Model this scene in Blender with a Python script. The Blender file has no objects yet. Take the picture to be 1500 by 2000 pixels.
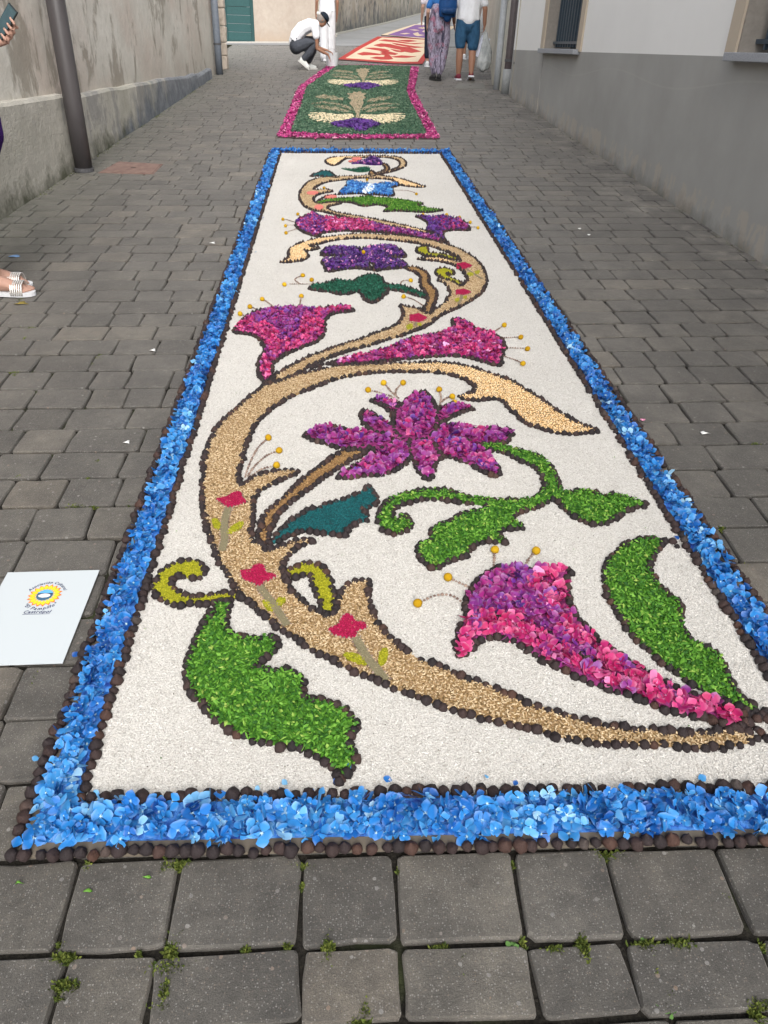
import bpy, bmesh, math, random
import numpy as np
from mathutils import Vector, Matrix, geometry
random.seed(7); rng = np.random.default_rng(7)
PI = math.pi
SC = bpy.context.scene
COL = SC.collection

# ------------------------------------------------------------------ camera
F = 1446.0; HC = 1.32; K = HC / 1.5          # focal length in px of the 1500x2000 frame; eye height above the paving
def nrm(v): v = np.array(v, float); return v / np.linalg.norm(v)
UPc = nrm((81, 2297, 1446)); STc = nrm((-100, 1039, -1446)); ROWc = nrm((53630, 245, -1446))
NOc = nrm(np.cross(ROWc, STc)); NOc = NOc if NOc @ UPc > 0 else -NOc
EXc = np.cross(STc, NOc)
YWc = nrm(STc - (STc @ UPc) * UPc); XWc = np.cross(YWc, UPc)
RC = np.stack([XWc, YWc, UPc]); CW = RC @ (NOc * HC)
MG = np.stack([RC @ EXc, RC @ STc, RC @ NOc], 1)      # street frame (x across, y uphill, z off the paving) to world
cam = bpy.data.objects.new('camera', bpy.data.cameras.new('camera')); COL.objects.link(cam)
cam.matrix_world = Matrix.Translation(Vector(CW)) @ Matrix(RC.tolist()).to_4x4()
cam.data.sensor_fit = 'VERTICAL'; cam.data.sensor_height = 36; cam.data.lens = F / 2000 * 36
cam.data.clip_end = 500; cam.data.clip_start = 0.05
SC.camera = cam
# ------------------------------------------------------------------ light
W = bpy.data.worlds.new('World'); SC.world = W; W.use_nodes = True
wn = W.node_tree; bg = wn.nodes['Background']
sky = wn.nodes.new('ShaderNodeTexSky'); sky.sky_type = 'NISHITA'; sky.sun_disc = False
SUN_EL, SUN_AZ = math.radians(44), math.radians(174)
sky.sun_elevation = SUN_EL; sky.sun_rotation = SUN_AZ; sky.dust_density = 4; sky.air_density = 1
hs = wn.nodes.new('ShaderNodeHueSaturation'); hs.inputs['Saturation'].default_value = 0.30
wn.links.new(sky.outputs[0], hs.inputs['Color']); wn.links.new(hs.outputs[0], bg.inputs[0])
bg.inputs[1].default_value = 0.15
sl = bpy.data.lights.new('sun', 'SUN'); sl.energy = 0.8; sl.angle = math.radians(40); sl.color = (1, .97, .93)
so = bpy.data.objects.new('sun', sl); COL.objects.link(so)
sd = Vector((math.sin(SUN_AZ) * math.cos(SUN_EL), math.cos(SUN_AZ) * math.cos(SUN_EL), math.sin(SUN_EL)))
so.rotation_euler = sd.to_track_quat('Z', 'Y').to_euler()
SC.view_settings.view_transform = 'Standard'; SC.view_settings.look = 'None'
SC.view_settings.gamma = 1; SC.view_settings.use_curve_mapping = False
SC.view_settings.exposure = 1.08

# ------------------------------------------------------------------ frames
def P(u, v):                                   # photo pixel -> street-frame metres
    d = np.array((u - 750, -(v - 1000), -F)); t = -HC / (d @ NOc); p = d * t
    return (float(p @ EXc), float(p @ STc))
def G(a, b, c=0.0): return Vector(MG @ np.array([a, b, c], float))      # street frame -> world
def gz(x, y): return -(MG[0, 2] * x + MG[1, 2] * y) / MG[2, 2]
def atY(u, v, yg):                              # pixel on the upright plane across the street at street distance yg
    A = np.array(G(0, yg)); n = np.array([0, 1.0, 0]); d = RC @ np.array((u - 750, -(v - 1000), -F))
    t = ((A - CW) @ n) / (d @ n); return Vector(CW + d * t)
MG4 = Matrix(MG.tolist()).to_4x4()

# ------------------------------------------------------------------ object helpers
def tag(o, label=None, cat=None, group=None, kind=None):
    if label: o['label'] = label
    if cat: o['category'] = cat
    if group: o['group'] = group
    if kind: o['kind'] = kind
    return o
def empty(name, mat=None, **kw):
    o = bpy.data.objects.new(name, None); COL.objects.link(o); o.empty_display_size = .1
    if mat is not None: o.matrix_world = mat
    return tag(o, **kw)
def link(name, me, mat=None, parent=None, **kw):
    o = bpy.data.objects.new(name, me); COL.objects.link(o)
    if mat is not None and not len(me.materials): me.materials.append(mat)
    if parent: o.parent = parent
    return tag(o, **kw)
def npmesh(name, V, faces, smooth=True, fattr=None, vattr=None):
    """faces: int array (n,k)"""
    me = bpy.data.meshes.new(name); V = np.asarray(V, np.float32); faces = np.asarray(faces, np.int32)
    n, k = faces.shape
    me.vertices.add(len(V)); me.vertices.foreach_set('co', V.ravel())
    me.loops.add(n * k); me.loops.foreach_set('vertex_index', faces.ravel())
    me.polygons.add(n); me.polygons.foreach_set('loop_start', np.arange(0, n * k, k, dtype=np.int32))
    me.polygons.foreach_set('loop_total', np.full(n, k, np.int32))
    me.polygons.foreach_set('use_smooth', np.full(n, smooth))
    me.update(calc_edges=True)
    if fattr is not None:
        a = me.attributes.new('v', 'FLOAT', 'FACE'); a.data.foreach_set('value', np.asarray(fattr, np.float32))
    if vattr is not None:
        a = me.attributes.new('r', 'FLOAT', 'POINT'); a.data.foreach_set('value', np.asarray(vattr, np.float32))
    return me
def pymesh(name, V, Fs, smooth=False):
    me = bpy.data.meshes.new(name); me.from_pydata([tuple(v) for v in V], [], Fs)
    if smooth: me.polygons.foreach_set('use_smooth', [True] * len(me.polygons))
    me.update(); return me
def rots(yaw, pitch, roll):
    cy, sy, cp, sp, cr, sr = np.cos(yaw), np.sin(yaw), np.cos(pitch), np.sin(pitch), np.cos(roll), np.sin(roll)
    R = np.empty((len(yaw), 3, 3))
    R[:, 0, 0] = cy * cp; R[:, 0, 1] = cy * sp * sr - sy * cr; R[:, 0, 2] = cy * sp * cr + sy * sr
    R[:, 1, 0] = sy * cp; R[:, 1, 1] = sy * sp * sr + cy * cr; R[:, 1, 2] = sy * sp * cr - cy * sr
    R[:, 2, 0] = -sp; R[:, 2, 1] = cp * sr; R[:, 2, 2] = cp * cr
    return R
def scatter(name, tV, tF, pos, R, S, val, tr=None, smooth=True):
    pos = np.asarray(pos, float); N = len(pos); nv = len(tV)
    if N == 0: pos = np.zeros((1, 3)) - 9; R = rots(*[np.zeros(1)] * 3); S = np.ones((1, 3)) * .001; val = np.zeros(1); N = 1
    S = np.asarray(S, float)
    if S.ndim == 1: S = np.repeat(S[:, None], 3, 1)
    V = np.einsum('nij,nvj->nvi', R, tV[None] * S[:, None, :]) + pos[:, None, :]
    Fa = (tF[None] + (np.arange(N) * nv)[:, None, None]).reshape(-1, tF.shape[1])
    return npmesh(name, V.reshape(-1, 3), Fa, smooth, np.repeat(val, len(tF)), None if tr is None else np.tile(tr, N))

# ------------------------------------------------------------------ materials
def srgb(r, g, b):
    f = lambda c: (c / 255 / 12.92) if c / 255 <= .04045 else ((c / 255 + .055) / 1.055) ** 2.4
    return (f(r), f(g), f(b), 1)
class NT:
    def __init__(s, name, rough=.8, spec=.3):
        s.m = bpy.data.materials.new(name); s.m.use_nodes = True; s.t = s.m.node_tree
        s.b = s.t.nodes['Principled BSDF']; s.b.inputs['Roughness'].default_value = rough
        s.b.inputs['Specular IOR Level'].default_value = spec
    def n(s, typ, **kw):
        nd = s.t.nodes.new(typ)
        for k, v in kw.items():
            if k in nd.inputs.keys(): nd.inputs[k].default_value = v
            else: setattr(nd, k, v)
        return nd
    def l(s, a, b): s.t.links.new(a, b)
    def pos(s): return s.n('ShaderNodeNewGeometry').outputs['Position']
    def obj(s): return s.n('ShaderNodeTexCoord').outputs['Object']
    def noise(s, scale, detail=4, rough=.6, vec=None, out='Fac', dist=0, stretch=None):
        nd = s.n('ShaderNodeTexNoise'); nd.inputs['Scale'].default_value = scale; nd.inputs['Detail'].default_value = detail
        nd.inputs['Roughness'].default_value = rough; nd.inputs['Distortion'].default_value = dist
        vec = vec if vec is not None else s.pos()
        if stretch: 
            mp = s.n('ShaderNodeMapping'); mp.inputs['Scale'].default_value = stretch; s.l(vec, mp.inputs[0]); vec = mp.outputs[0]
        s.l(vec, nd.inputs['Vector']); return nd.outputs[out]
    def vor(s, scale, vec=None, feat='F1', out='Distance', rnd=1):
        nd = s.n('ShaderNodeTexVoronoi'); nd.feature = feat; nd.inputs['Scale'].default_value = scale; nd.inputs['Randomness'].default_value = rnd
        s.l(vec if vec is not None else s.pos(), nd.inputs['Vector']); return nd.outputs[out]
    def ramp(s, fac, stops, interp='LINEAR'):
        nd = s.n('ShaderNodeValToRGB'); cr = nd.color_ramp; cr.interpolation = interp
        while len(cr.elements) < len(stops): cr.elements.new(.5)
        for e, (p, c) in zip(cr.elements, stops):
            e.position = p; e.color = c if len(c) == 4 else (*c, 1)
        s.l(fac, nd.inputs[0]); return nd.outputs[0]
    def mix(s, fac, a, b, mode='MIX'):
        nd = s.n('ShaderNodeMix', data_type='RGBA', blend_type=mode)
        for i, v in ((0, fac), (6, a), (7, b)):
            if hasattr(v, 'is_linked') or hasattr(v, 'links'): s.l(v, nd.inputs[i])
            else: nd.inputs[i].default_value = v if i == 0 else (tuple(v) if len(v) == 4 else (*v, 1))
        return nd.outputs[2]
    def math(s, op, a, b=0.0, clamp=False):
        nd = s.n('ShaderNodeMath', operation=op); nd.use_clamp = clamp
        for i, v in enumerate((a, b)):
            if hasattr(v, 'links'): s.l(v, nd.inputs[i])
            else: nd.inputs[i].default_value = v
        return nd.outputs[0]
    def bump(s, h, strength=.5, dist=.01):
        nd = s.n('ShaderNodeBump'); nd.inputs['Strength'].default_value = strength; nd.inputs['Distance'].default_value = dist
        s.l(h, nd.inputs['Height']); s.l(nd.outputs[0], s.b.inputs['Normal'])
    def col(s, c):
        if hasattr(c, 'links'): s.l(c, s.b.inputs['Base Color'])
        else: s.b.inputs['Base Color'].default_value = c if len(c) == 4 else (*c, 1)
        return s.m
_cache = {}
def plain(name, c, rough=.7, spec=.3, metal=0, nscale=30, amt=.12):
    if name in _cache: return _cache[name]
    s = NT(name, rough, spec); s.b.inputs['Metallic'].default_value = metal
    c = tuple(c[:3]); nz = s.noise(nscale, 4, .6, s.obj())
    s.col(s.ramp(nz, [(.25, tuple(x * (1 - amt) for x in c)), (.75, tuple(min(1, x * (1 + amt)) for x in c))]))
    s.bump(nz, .15, .003); _cache[name] = s.m; return s.m
def piece(name, stops, rough=.6, spec=.3, obj=False, centre=None, trans=0, nscale=0, interp='LINEAR'):
    """colour picked per piece: face attribute v, or the object's own colour value"""
    s = NT(name, rough, spec)
    if obj: 
        oi = s.n('ShaderNodeObjectInfo'); sep = s.n('ShaderNodeSeparateColor'); s.l(oi.outputs['Color'], sep.inputs[0]); v = sep.outputs[0]
    else: v = s.n('ShaderNodeAttribute', attribute_name='v').outputs['Fac']
    c = s.ramp(v, stops, interp)
    if nscale:
        nz = s.noise(nscale, 3, .6); c = s.mix(.6, c, s.ramp(nz, [(.3, (.55, .55, .55)), (.7, (1.15, 1.15, 1.15))]), 'MULTIPLY')
    if centre:
        r = s.n('ShaderNodeAttribute', attribute_name='r').outputs['Fac']
        c = s.mix(s.ramp(r, [(.03, (.9, .9, .9)), (.2, (0, 0, 0))]), c, centre)
        c = s.mix(s.ramp(r, [(.7, (0, 0, 0)), (1, (.22, .22, .22))]), c, s.mix(.5, c, (.9, .9, 1)))
    s.col(c)
    if trans:
        tb = s.n('ShaderNodeBsdfTranslucent'); s.l(c, tb.inputs[0]); mx = s.n('ShaderNodeMixShader'); mx.inputs[0].default_value = trans
        s.l(s.b.outputs[0], mx.inputs[1]); s.l(tb.outputs[0], mx.inputs[2]); s.l(mx.outputs[0], s.t.nodes['Material Output'].inputs[0])
    return s.m

# ------------------------------------------------------------------ geometry helpers
def inside(poly, pts):
    poly = np.asarray(poly); x, y = pts[:, 0], pts[:, 1]; r = np.zeros(len(pts), bool)
    bb = (x >= poly[:, 0].min()) & (x <= poly[:, 0].max()) & (y >= poly[:, 1].min()) & (y <= poly[:, 1].max())
    xi, yi = x[bb], y[bb]; q = np.zeros(len(xi), bool); j = len(poly) - 1
    for i in range(len(poly)):
        (ax, ay), (bx, by) = poly[i], poly[j]
        c = ((ay > yi) != (by > yi)); q ^= c & (xi < (bx - ax) * (yi - ay) / ((by - ay) if by != ay else 1e-9) + ax); j = i
    r[bb] = q; return r
def fill(poly, dens, jit=1.0, n_extra=0):
    poly = np.asarray(poly); a, b = poly.min(0), poly.max(0); st = 1 / math.sqrt(dens)
    X, Y = np.meshgrid(np.arange(a[0], b[0], st), np.arange(a[1], b[1], st)); p = np.stack([X.ravel(), Y.ravel()], 1)
    p += (rng.random(p.shape) - .5) * st * jit * 1.6
    return p[inside(poly, p)]
def smooth(pts, closed=True, sub=3):
    p = np.asarray(pts, float); n = len(p); out = []
    for i in range(n if closed else n - 1):
        if closed: a, b, c, d = p[i - 1], p[i], p[(i + 1) % n], p[(i + 2) % n]
        else: a, b, c, d = p[max(i - 1, 0)], p[i], p[i + 1], p[min(i + 2, n - 1)]
        for k in range(sub):
            t = k / sub
            out.append(.5 * ((2 * b) + (-a + c) * t + (2 * a - 5 * b + 4 * c - d) * t * t + (-a + 3 * b - 3 * c + d) * t ** 3))
    if not closed: out.append(p[-1])
    return np.array(out)
def resample(p, step, closed=True):
    p = np.asarray(p); q = np.vstack([p, p[:1]]) if closed else p
    d = np.r_[0, np.cumsum(np.linalg.norm(np.diff(q, axis=0), axis=1))]; n = max(2, int(round(d[-1] / step)))
    s = np.linspace(0, d[-1], n + (0 if closed else 1), endpoint=not closed)
    return np.stack([np.interp(s, d, q[:, 0]), np.interp(s, d, q[:, 1])], 1)
def sheet(name, poly, z, mat, parent, th=.004, **kw):
    """flat plate with its own thickness following a traced outline"""
    poly = [tuple(p) for p in poly]; n = len(poly)
    tr = geometry.tessellate_polygon([[Vector((x, y, 0)) for x, y in poly]])
    V = [(x, y, z) for x, y in poly] + [(x, y, z - th) for x, y in poly]
    Fs = []
    for t in tr:
        a, b, c = [poly[i] for i in t]
        if (b[0] - a[0]) * (c[1] - a[1]) - (b[1] - a[1]) * (c[0] - a[0]) < 0: t = t[::-1]
        Fs.append(tuple(t))
    area = sum(poly[i - 1][0] * poly[i][1] - poly[i][0] * poly[i - 1][1] for i in range(n))
    for i in range(n):
        j = (i + 1) % n; q = (i, i + n, j + n, j); Fs.append(q if area > 0 else q[::-1])
    return link(name, pymesh(name, V, Fs), mat, parent, **kw)
def box(a, b):
    V = [(x, y, z) for x in (a[0], b[0]) for y in (a[1], b[1]) for z in (a[2], b[2])]
    return V, [(0, 1, 3, 2), (4, 6, 7, 5), (0, 4, 5, 1), (2, 3, 7, 6), (0, 2, 6, 4), (1, 5, 7, 3)]
def tube_np(path, radii, seg=10, squash=None, cap=True):
    path = [Vector(p) for p in path]; V = []; Fs = []; n = len(path)
    for i, p in enumerate(path):
        t = (path[min(i + 1, n - 1)] - path[max(i - 1, 0)]).normalized()
        X = Vector((1, 0, 0)) if abs(t.x) < .9 else Vector((0, 1, 0))
        u = (X - X.dot(t) * t).normalized(); v = t.cross(u)
        r = radii[i] if hasattr(radii, '__len__') else radii
        ru, rv = r if hasattr(r, '__len__') else (r, r)
        for k in range(seg):
            a = 2 * PI * k / seg; V.append(tuple(p + u * math.cos(a) * ru + v * math.sin(a) * rv))
    for i in range(n - 1):
        for k in range(seg):
            k2 = (k + 1) % seg; Fs.append((i * seg + k, i * seg + k2, (i + 1) * seg + k2, (i + 1) * seg + k))
    if cap: Fs.append(tuple(range(seg))[::-1]); Fs.append(tuple((n - 1) * seg + k for k in range(seg)))
    return V, Fs
def join(parts):
    V, Fs = [], []
    for v, f in parts:
        o = len(V); V += list(v); Fs += [tuple(i + o for i in q) for q in f]
    return V, Fs
# ================================================================== STREET
def mat_paver():
    s = NT('concrete_paver', .62, .5); p = s.pos()
    base = s.ramp(s.noise(5, 6, .65, p), [(.3, (.045, .043, .040)), (.5, (.067, .0635, .058)), (.74, (.097, .092, .083))])
    oi = s.n('ShaderNodeObjectInfo'); sep = s.n('ShaderNodeSeparateColor'); s.l(oi.outputs['Color'], sep.inputs[0])
    at = s.n('ShaderNodeAttribute', attribute_name='v').outputs['Fac']
    v = s.math('ADD', at, s.math('MULTIPLY', sep.outputs[0], s.math('LESS_THAN', at, .001)))
    base = s.mix(1, base, s.ramp(v, [(0, (.74, .73, .72)), (.5, (.98, .97, .96)), (.85, (1.12, 1.09, 1.04)), (1, (1.3, 1.22, 1.12))]), 'MULTIPLY')
    mot = s.noise(24, 6, .72, p); base = s.mix(.8, base, s.ramp(mot, [(.30, (.62, .61, .60)), (.5, (1, 1, 1)), (.68, (1.28, 1.26, 1.22))]), 'MULTIPLY')
    base = s.mix(.8, base, s.ramp(s.noise(1.9, 5, .65, p), [(.36, (.74, .73, .71)), (.6, (1.1, 1.08, 1.04))]), 'MULTIPLY')
    fine = s.noise(420, 3, .7, p); base = s.mix(.55, base, s.ramp(fine, [(.3, (.35, .35, .35)), (.5, (1, 1, 1)), (.7, (1.9, 1.9, 1.9))]), 'MULTIPLY')
    vd = s.n('ShaderNodeTexVoronoi'); vd.inputs['Scale'].default_value = 230; s.l(p, vd.inputs['Vector'])
    sepc = s.n('ShaderNodeSeparateColor'); s.l(vd.outputs['Color'], sepc.inputs[0])
    dot = s.math('MULTIPLY', s.math('LESS_THAN', vd.outputs['Distance'], .30), s.math('GREATER_THAN', sepc.outputs[0], .42))
    base = s.mix(s.math('MULTIPLY', dot, .42), base, s.ramp(sepc.outputs[1], [(0, (.20, .195, .185)), (.6, (.32, .31, .295)), (.8, (.20, .15, .11)), (1, (.10, .08, .07))]))
    vd = s.n('ShaderNodeTexVoronoi'); vd.inputs['Scale'].default_value = 46; s.l(p, vd.inputs['Vector'])
    sepc = s.n('ShaderNodeSeparateColor'); s.l(vd.outputs['Color'], sepc.inputs[0])
    dist = s.math('ADD', vd.outputs['Distance'], s.math('MULTIPLY', s.noise(130, 2, .5, p), .12))
    dot = s.math('MULTIPLY', s.math('LESS_THAN', dist, .235), s.math('GREATER_THAN', sepc.outputs[0], .73))
    base = s.mix(s.math('MULTIPLY', dot, .7), base, s.ramp(sepc.outputs[1], [(0, (.26, .25, .235)), (.5, (.16, .155, .15)), (.75, (.20, .14, .10)), (1, (.10, .08, .07))]))
    # worn, mossy and damp strips at the foot of both walls
    mp = s.n('ShaderNodeSeparateXYZ'); s.l(p, mp.inputs[0]); big = s.noise(1.3, 5, .6, p)
    gx = mp.outputs[0]
    left = s.math('ADD', s.math('MULTIPLY', s.math('ADD', gx, 1.55), -1.6), s.math('MULTIPLY', s.math('SUBTRACT', big, .5), 1.6), True)
    base = s.mix(s.math('MULTIPLY', left, .55), base, s.ramp(s.noise(9, 5, .7, p), [(.35, (.06, .065, .045)), (.65, (.16, .155, .13))]))
    right = s.math('ADD', s.math('MULTIPLY', s.math('SUBTRACT', gx, 1.85), 2.0), s.math('MULTIPLY', s.math('SUBTRACT', big, .5), 2.4), True)
    base = s.mix(s.math('MULTIPLY', right, .75), base, s.ramp(s.noise(3.5, 6, .75, p), [(.36, (.035, .033, .03)), (.5, (.075, .07, .064)), (.62, (.19, .175, .15)), (.7, (.24, .225, .20))]))
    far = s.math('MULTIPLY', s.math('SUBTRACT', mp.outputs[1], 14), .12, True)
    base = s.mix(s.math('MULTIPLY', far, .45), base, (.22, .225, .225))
    s.b.inputs['Sheen Weight'].default_value = .20; s.b.inputs['Sheen Roughness'].default_value = .45; s.b.inputs['Sheen Tint'].default_value = (.9, .85, .78, 1)
    s.bump(s.math('ADD', s.math('ADD', fine, s.math('MULTIPLY', mot, 2.0)), s.math('MULTIPLY', dot, .6)), .6, .003)
    return s.col(base)
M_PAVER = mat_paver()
def mat_joint():
    s = NT('joint_soil', .95, .1); p = s.pos(); g = s.noise(2.6, 4, .6, p)
    c = s.ramp(s.noise(160, 4, .7, p), [(.3, (.007, .0065, .006)), (.7, (.030, .027, .022))])
    s.bump(s.noise(200, 3, .7, p), .8, .006)
    return s.col(s.mix(s.ramp(g, [(.55, (0, 0, 0)), (.7, (.8, .8, .8))]), c, (.055, .07, .025)))
M_JOINT = mat_joint()
street = empty('street', MG4, kind='structure')
X0, X1 = -3.2 * K, 4.2 * K
gv = [(-9, -6, -.014), (14, -6, -.014), (14, 70, -.014), (-9, 70, -.014)]
link('joint_bed', pymesh('joint_bed', gv, [(0, 1, 2, 3)]), M_JOINT, street, kind='structure')
MAIN = [(-.72 * K, .868 * K), (1.228 * K, .812 * K), (1.218 * K, 8.66 * K), (-.711 * K, 8.69 * K)]
def paver_template(seed):
    r = np.random.default_rng(seed); c = []
    for sx, sy in ((1, -1), (1, 1), (-1, 1), (-1, -1)):
        cx, cy = sx * .5, sy * .5; ra, rb = r.uniform(.02, .085), r.uniform(.03, .12)
        c += [(cx - sx * ra, cy), (cx - sx * ra * .3, cy - sy * rb * .3), (cx, cy - sy * rb)]
    c += [(r.uniform(-.15, .15), -.5), (r.uniform(-.15, .15), .5), (.5, r.uniform(-.12, .12)), (-.5, r.uniform(-.12, .12))]
    c = np.array(c) + r.normal(0, .008, (16, 2)); c = c[np.argsort(np.arctan2(c[:, 1], c[:, 0]))]
    sk = r.normal(0, .014); c[:, 0] += c[:, 1] * sk
    n = len(c); V = [(x * .965 + r.normal(0, .004), y * .955 + r.normal(0, .005), 0) for x, y in c] + [(x, y, -.16) for x, y in c] + [(x, y, -1) for x, y in c] + [(0, 0, 0.03)]
    Fs = []
    for i in range(n):
        j = (i + 1) % n
        Fs += [(3 * n, i, j), (i, i + n, j + n), (i, j + n, j), (i + n, i + 2 * n, j + 2 * n), (i + n, j + 2 * n, j + n)]
    return np.array(V), np.array(Fs)
PT = [paver_template(100 + i) for i in range(14)]
PM = []
for i, (tv, tf) in enumerate(PT):
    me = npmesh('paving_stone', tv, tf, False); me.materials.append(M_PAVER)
    me.polygons.foreach_set('use_smooth', [False for k in range(len(me.polygons))]); PM.append(me)
# courses: uphill limits of the rows, from the rows counted in the photograph
rows = [-.35, -.17, .01, .19, .36, .536, .667]
y = .855
while y < 24.5: rows.append(y); y += .1847
stones = []
KN = {.536: [-.75, -.543, -.375, -.1, .084, .33, .515, .78, 1.03], .667: [-.98, -.79, -.57, -.361, -.107, .086, .335, .532, .773, .96, 1.2],
      .36: [-.6, -.37, -.165, .025, .185, .375, .56, .75]}
for ri in range(len(rows) - 1):
    ya, yb = rows[ri], rows[ri + 1]
    if ya in KN: xs = list(KN[ya])
    else: xs = [-.9 if ya < .36 else (-2.9 + random.random() * .2)]
    lo = -2.75 if ya > 1 else -1.6
    while xs[0] > lo: xs.insert(0, xs[0] - random.choice((.165, .2, .255, .29)))
    while xs[-1] < 3.0 + (max(0, ya - 13) * .12): xs.append(xs[-1] + random.choice((.165, .2, .2, .255, .29)) * random.uniform(.97, 1.03))
    for a, b in zip(xs, xs[1:]):
        cx, cy = (a + b) / 2, (ya + yb) / 2
        if cy > .95 and cy < 8.55 and a > -.66 and b < 1.17: continue          # wholly under the big carpet
        if cx < -2.61 + .0273 * (cy - 5.966) - .15 and cy < 18: continue
        tilt = -.028 * cx if cy < 1.2 else -.012 * (cx - .3)
        gap = .0085
        stones.append([cx * K, (cy + tilt) * K, (b - a - gap) * K, (yb - ya - gap - .004) * K, random.uniform(-.0025, .0015)])
def visible(x, y):
    w = MG @ np.array([x, y, 0]) - CW; c = RC.T @ w
    u, v = 750 + F * c[0] / -c[2], 1000 - F * c[1] / -c[2]
    return c[2] < 0 and -60 < u < 1560 and -20 < v < 2060
vis = [s_ for s_ in stones if visible(s_[0], s_[1])]
vis.sort(key=lambda s_: (s_[0] ** 2 + s_[1] ** 2)); near = vis[:300]; ids = {id(s_) for s_ in near}
for s_ in near:
    o = link('paving_stone', random.choice(PM), None, street)
    o.location = (s_[0], s_[1], s_[4]); o.scale = (s_[2], s_[3], .03)
    o.rotation_euler = (random.gauss(0, .006), random.gauss(0, .005), random.gauss(0, .017) + (PI if random.random() < .5 else 0))
    o.color = (random.random(), 0, 0, 1)
rest = [s_ for s_ in stones if id(s_) not in ids]
VV, FF, AA, off = [], [], [], 0
for ti in range(14):
    g = np.array(rest[ti::14]); n = len(g); tv, tf = PT[ti]
    R = rots(rng.normal(0, .01, n), rng.normal(0, .004, n), rng.normal(0, .004, n))
    V = np.einsum('nij,nvj->nvi', R, tv[None] * np.stack([g[:, 2], g[:, 3], np.full(n, .03)], 1)[:, None, :]) + g[:, None, [0, 1, 4]]
    VV.append(V.reshape(-1, 3)); FF.append((tf[None] + (np.arange(n) * len(tv))[:, None, None] + off).reshape(-1, 3)); off += n * len(tv)
    AA.append(np.repeat(rng.uniform(.02, 1, n), len(tf)))
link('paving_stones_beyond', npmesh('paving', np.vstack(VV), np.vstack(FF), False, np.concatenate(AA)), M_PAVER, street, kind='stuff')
# smooth far lane beyond the blocks
def mat_asph():
    s = NT('far_lane', .9, .2); p = s.pos()
    s.bump(s.noise(60, 4, .7, p), .4, .004)
    return s.col(s.ramp(s.noise(1.2, 6, .7, p), [(.3, (.20, .205, .205)), (.7, (.27, .275, .275))]))
link('upper_lane', pymesh('upper_lane', [(-5, 24.6 * K, .0), (12, 24.6 * K, .0), (12, 69, .0), (-5, 69, .0)], [(0, 1, 2, 3)]), mat_asph(), street, kind='structure')

# moss and grass tufts in the joints
tuft = [(125, 1872, 14), (128, 1925, 16), (118, 1950, 8), (335, 1858, 22), (330, 1890, 22), (322, 1935, 14), (316, 1965, 12), (590, 1692, 10), (780, 1700, 5), (905, 1868, 6), (905, 1898, 9), (712, 1975, 16), (700, 1990, 12), (1022, 1840, 8),
        (1085, 1852, 12), (1262, 1846, 14), (1275, 1868, 9), (1283, 1902, 7), (1310, 1965, 13), (1308, 1940, 8), (1485, 1962, 16), (1478, 1985, 14), (1195, 1672, 16), (1170, 1672, 10), (350, 1690, 14), (320, 1690, 12), (68, 1322, 9), (60, 1335, 8), (120, 1845, 7),
        (1330, 1845, 18), (1140, 1848, 18), (1490, 1850, 8), (170, 1690, 8), (480, 1850, 12), (560, 1853, 10), (640, 1855, 18), (860, 1850, 10), (270, 1866, 8), (590, 1730, 5), (1000, 1690, 6), (1420, 1750, 4), (60, 640, 10), (48, 660, 6), (195, 695, 12), (182, 712, 7), (30, 730, 8),
        (150, 985, 10), (180, 990, 7), (252, 980, 8), (35, 930, 7), (170, 935, 6), (190, 900, 4), (1410, 1030, 10), (1460, 1105, 9), (1475, 865, 8), (290, 750, 6), (25, 727, 5), (40, 585, 7), (1380, 1025, 6)]
pts = []
for (u, v, r) in tuft:
    sc = np.linalg.norm(np.array(P(u + r, v)) - np.array(P(u, v)))
    c = P(u, v); st_ = random.choice(((1.5, .45), (.45, 1.3)))
    for i in range(int(520 if r > 13 else 220 if r > 9 else 90)):
        pts.append((c[0] + random.gauss(0, .5) * sc * st_[0], c[1] + random.gauss(0, .5) * sc * st_[1], -.010 + random.random() * .007, random.uniform(.35, 1.35 if r > 13 else 1)))
for i in range(2600):          # thin green in random joints, both strips
    ri = random.choice(rows[7:60]); x = random.choice((random.uniform(-2.6, -.75), random.uniform(1.3, 2.8)))
    if math.sin(x * 3.1 + ri * 2.3) + math.sin(x * 7.7 - ri * 5.1) < .75: continue
    pts.append((x * K, (ri - .012 * (x - .3)) * K + random.gauss(0, .003), -.008, random.uniform(.2, .42)))
for i in range(5200):          # ragged green line at the foot of both walls
    yv = random.uniform(3.5, 15.5) if i % 3 else random.uniform(3.5, 13); side_ = i % 3
    if math.sin(yv * 2.9) + math.sin(yv * 7.3 + side_) < -.2: continue
    xv = (-2.555 + .0273 * (yv - 5.966) + abs(random.gauss(0, .035))) if side_ else 2.80 - abs(random.gauss(0, .02))
    pts.append((xv * K, yv * K, -.004, random.uniform(.5, 1.5 if side_ else .9)))
pts = np.array(pts); n = len(pts)
blade = np.array([(-.0016, 0, 0), (.0016, 0, 0), (.0026, .001, .005), (-.0022, .001, .0048), (0, .004, .0095)]); bf = np.array([(0, 1, 2), (0, 2, 3), (3, 2, 4)])
M_MOSS = piece('moss', [(0, (.035, .055, .014)), (.5, (.09, .12, .026)), (1, (.19, .22, .05))], .9, .1, trans=.2)
link('joint_moss', scatter('moss', blade, bf, pts[:, :3], rots(rng.uniform(0, 2 * PI, n), rng.normal(0, .6, n), rng.normal(1.0, .5, n)), pts[:, 3] * .95, rng.random(n), smooth=False), M_MOSS, street, kind='stuff')
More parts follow.
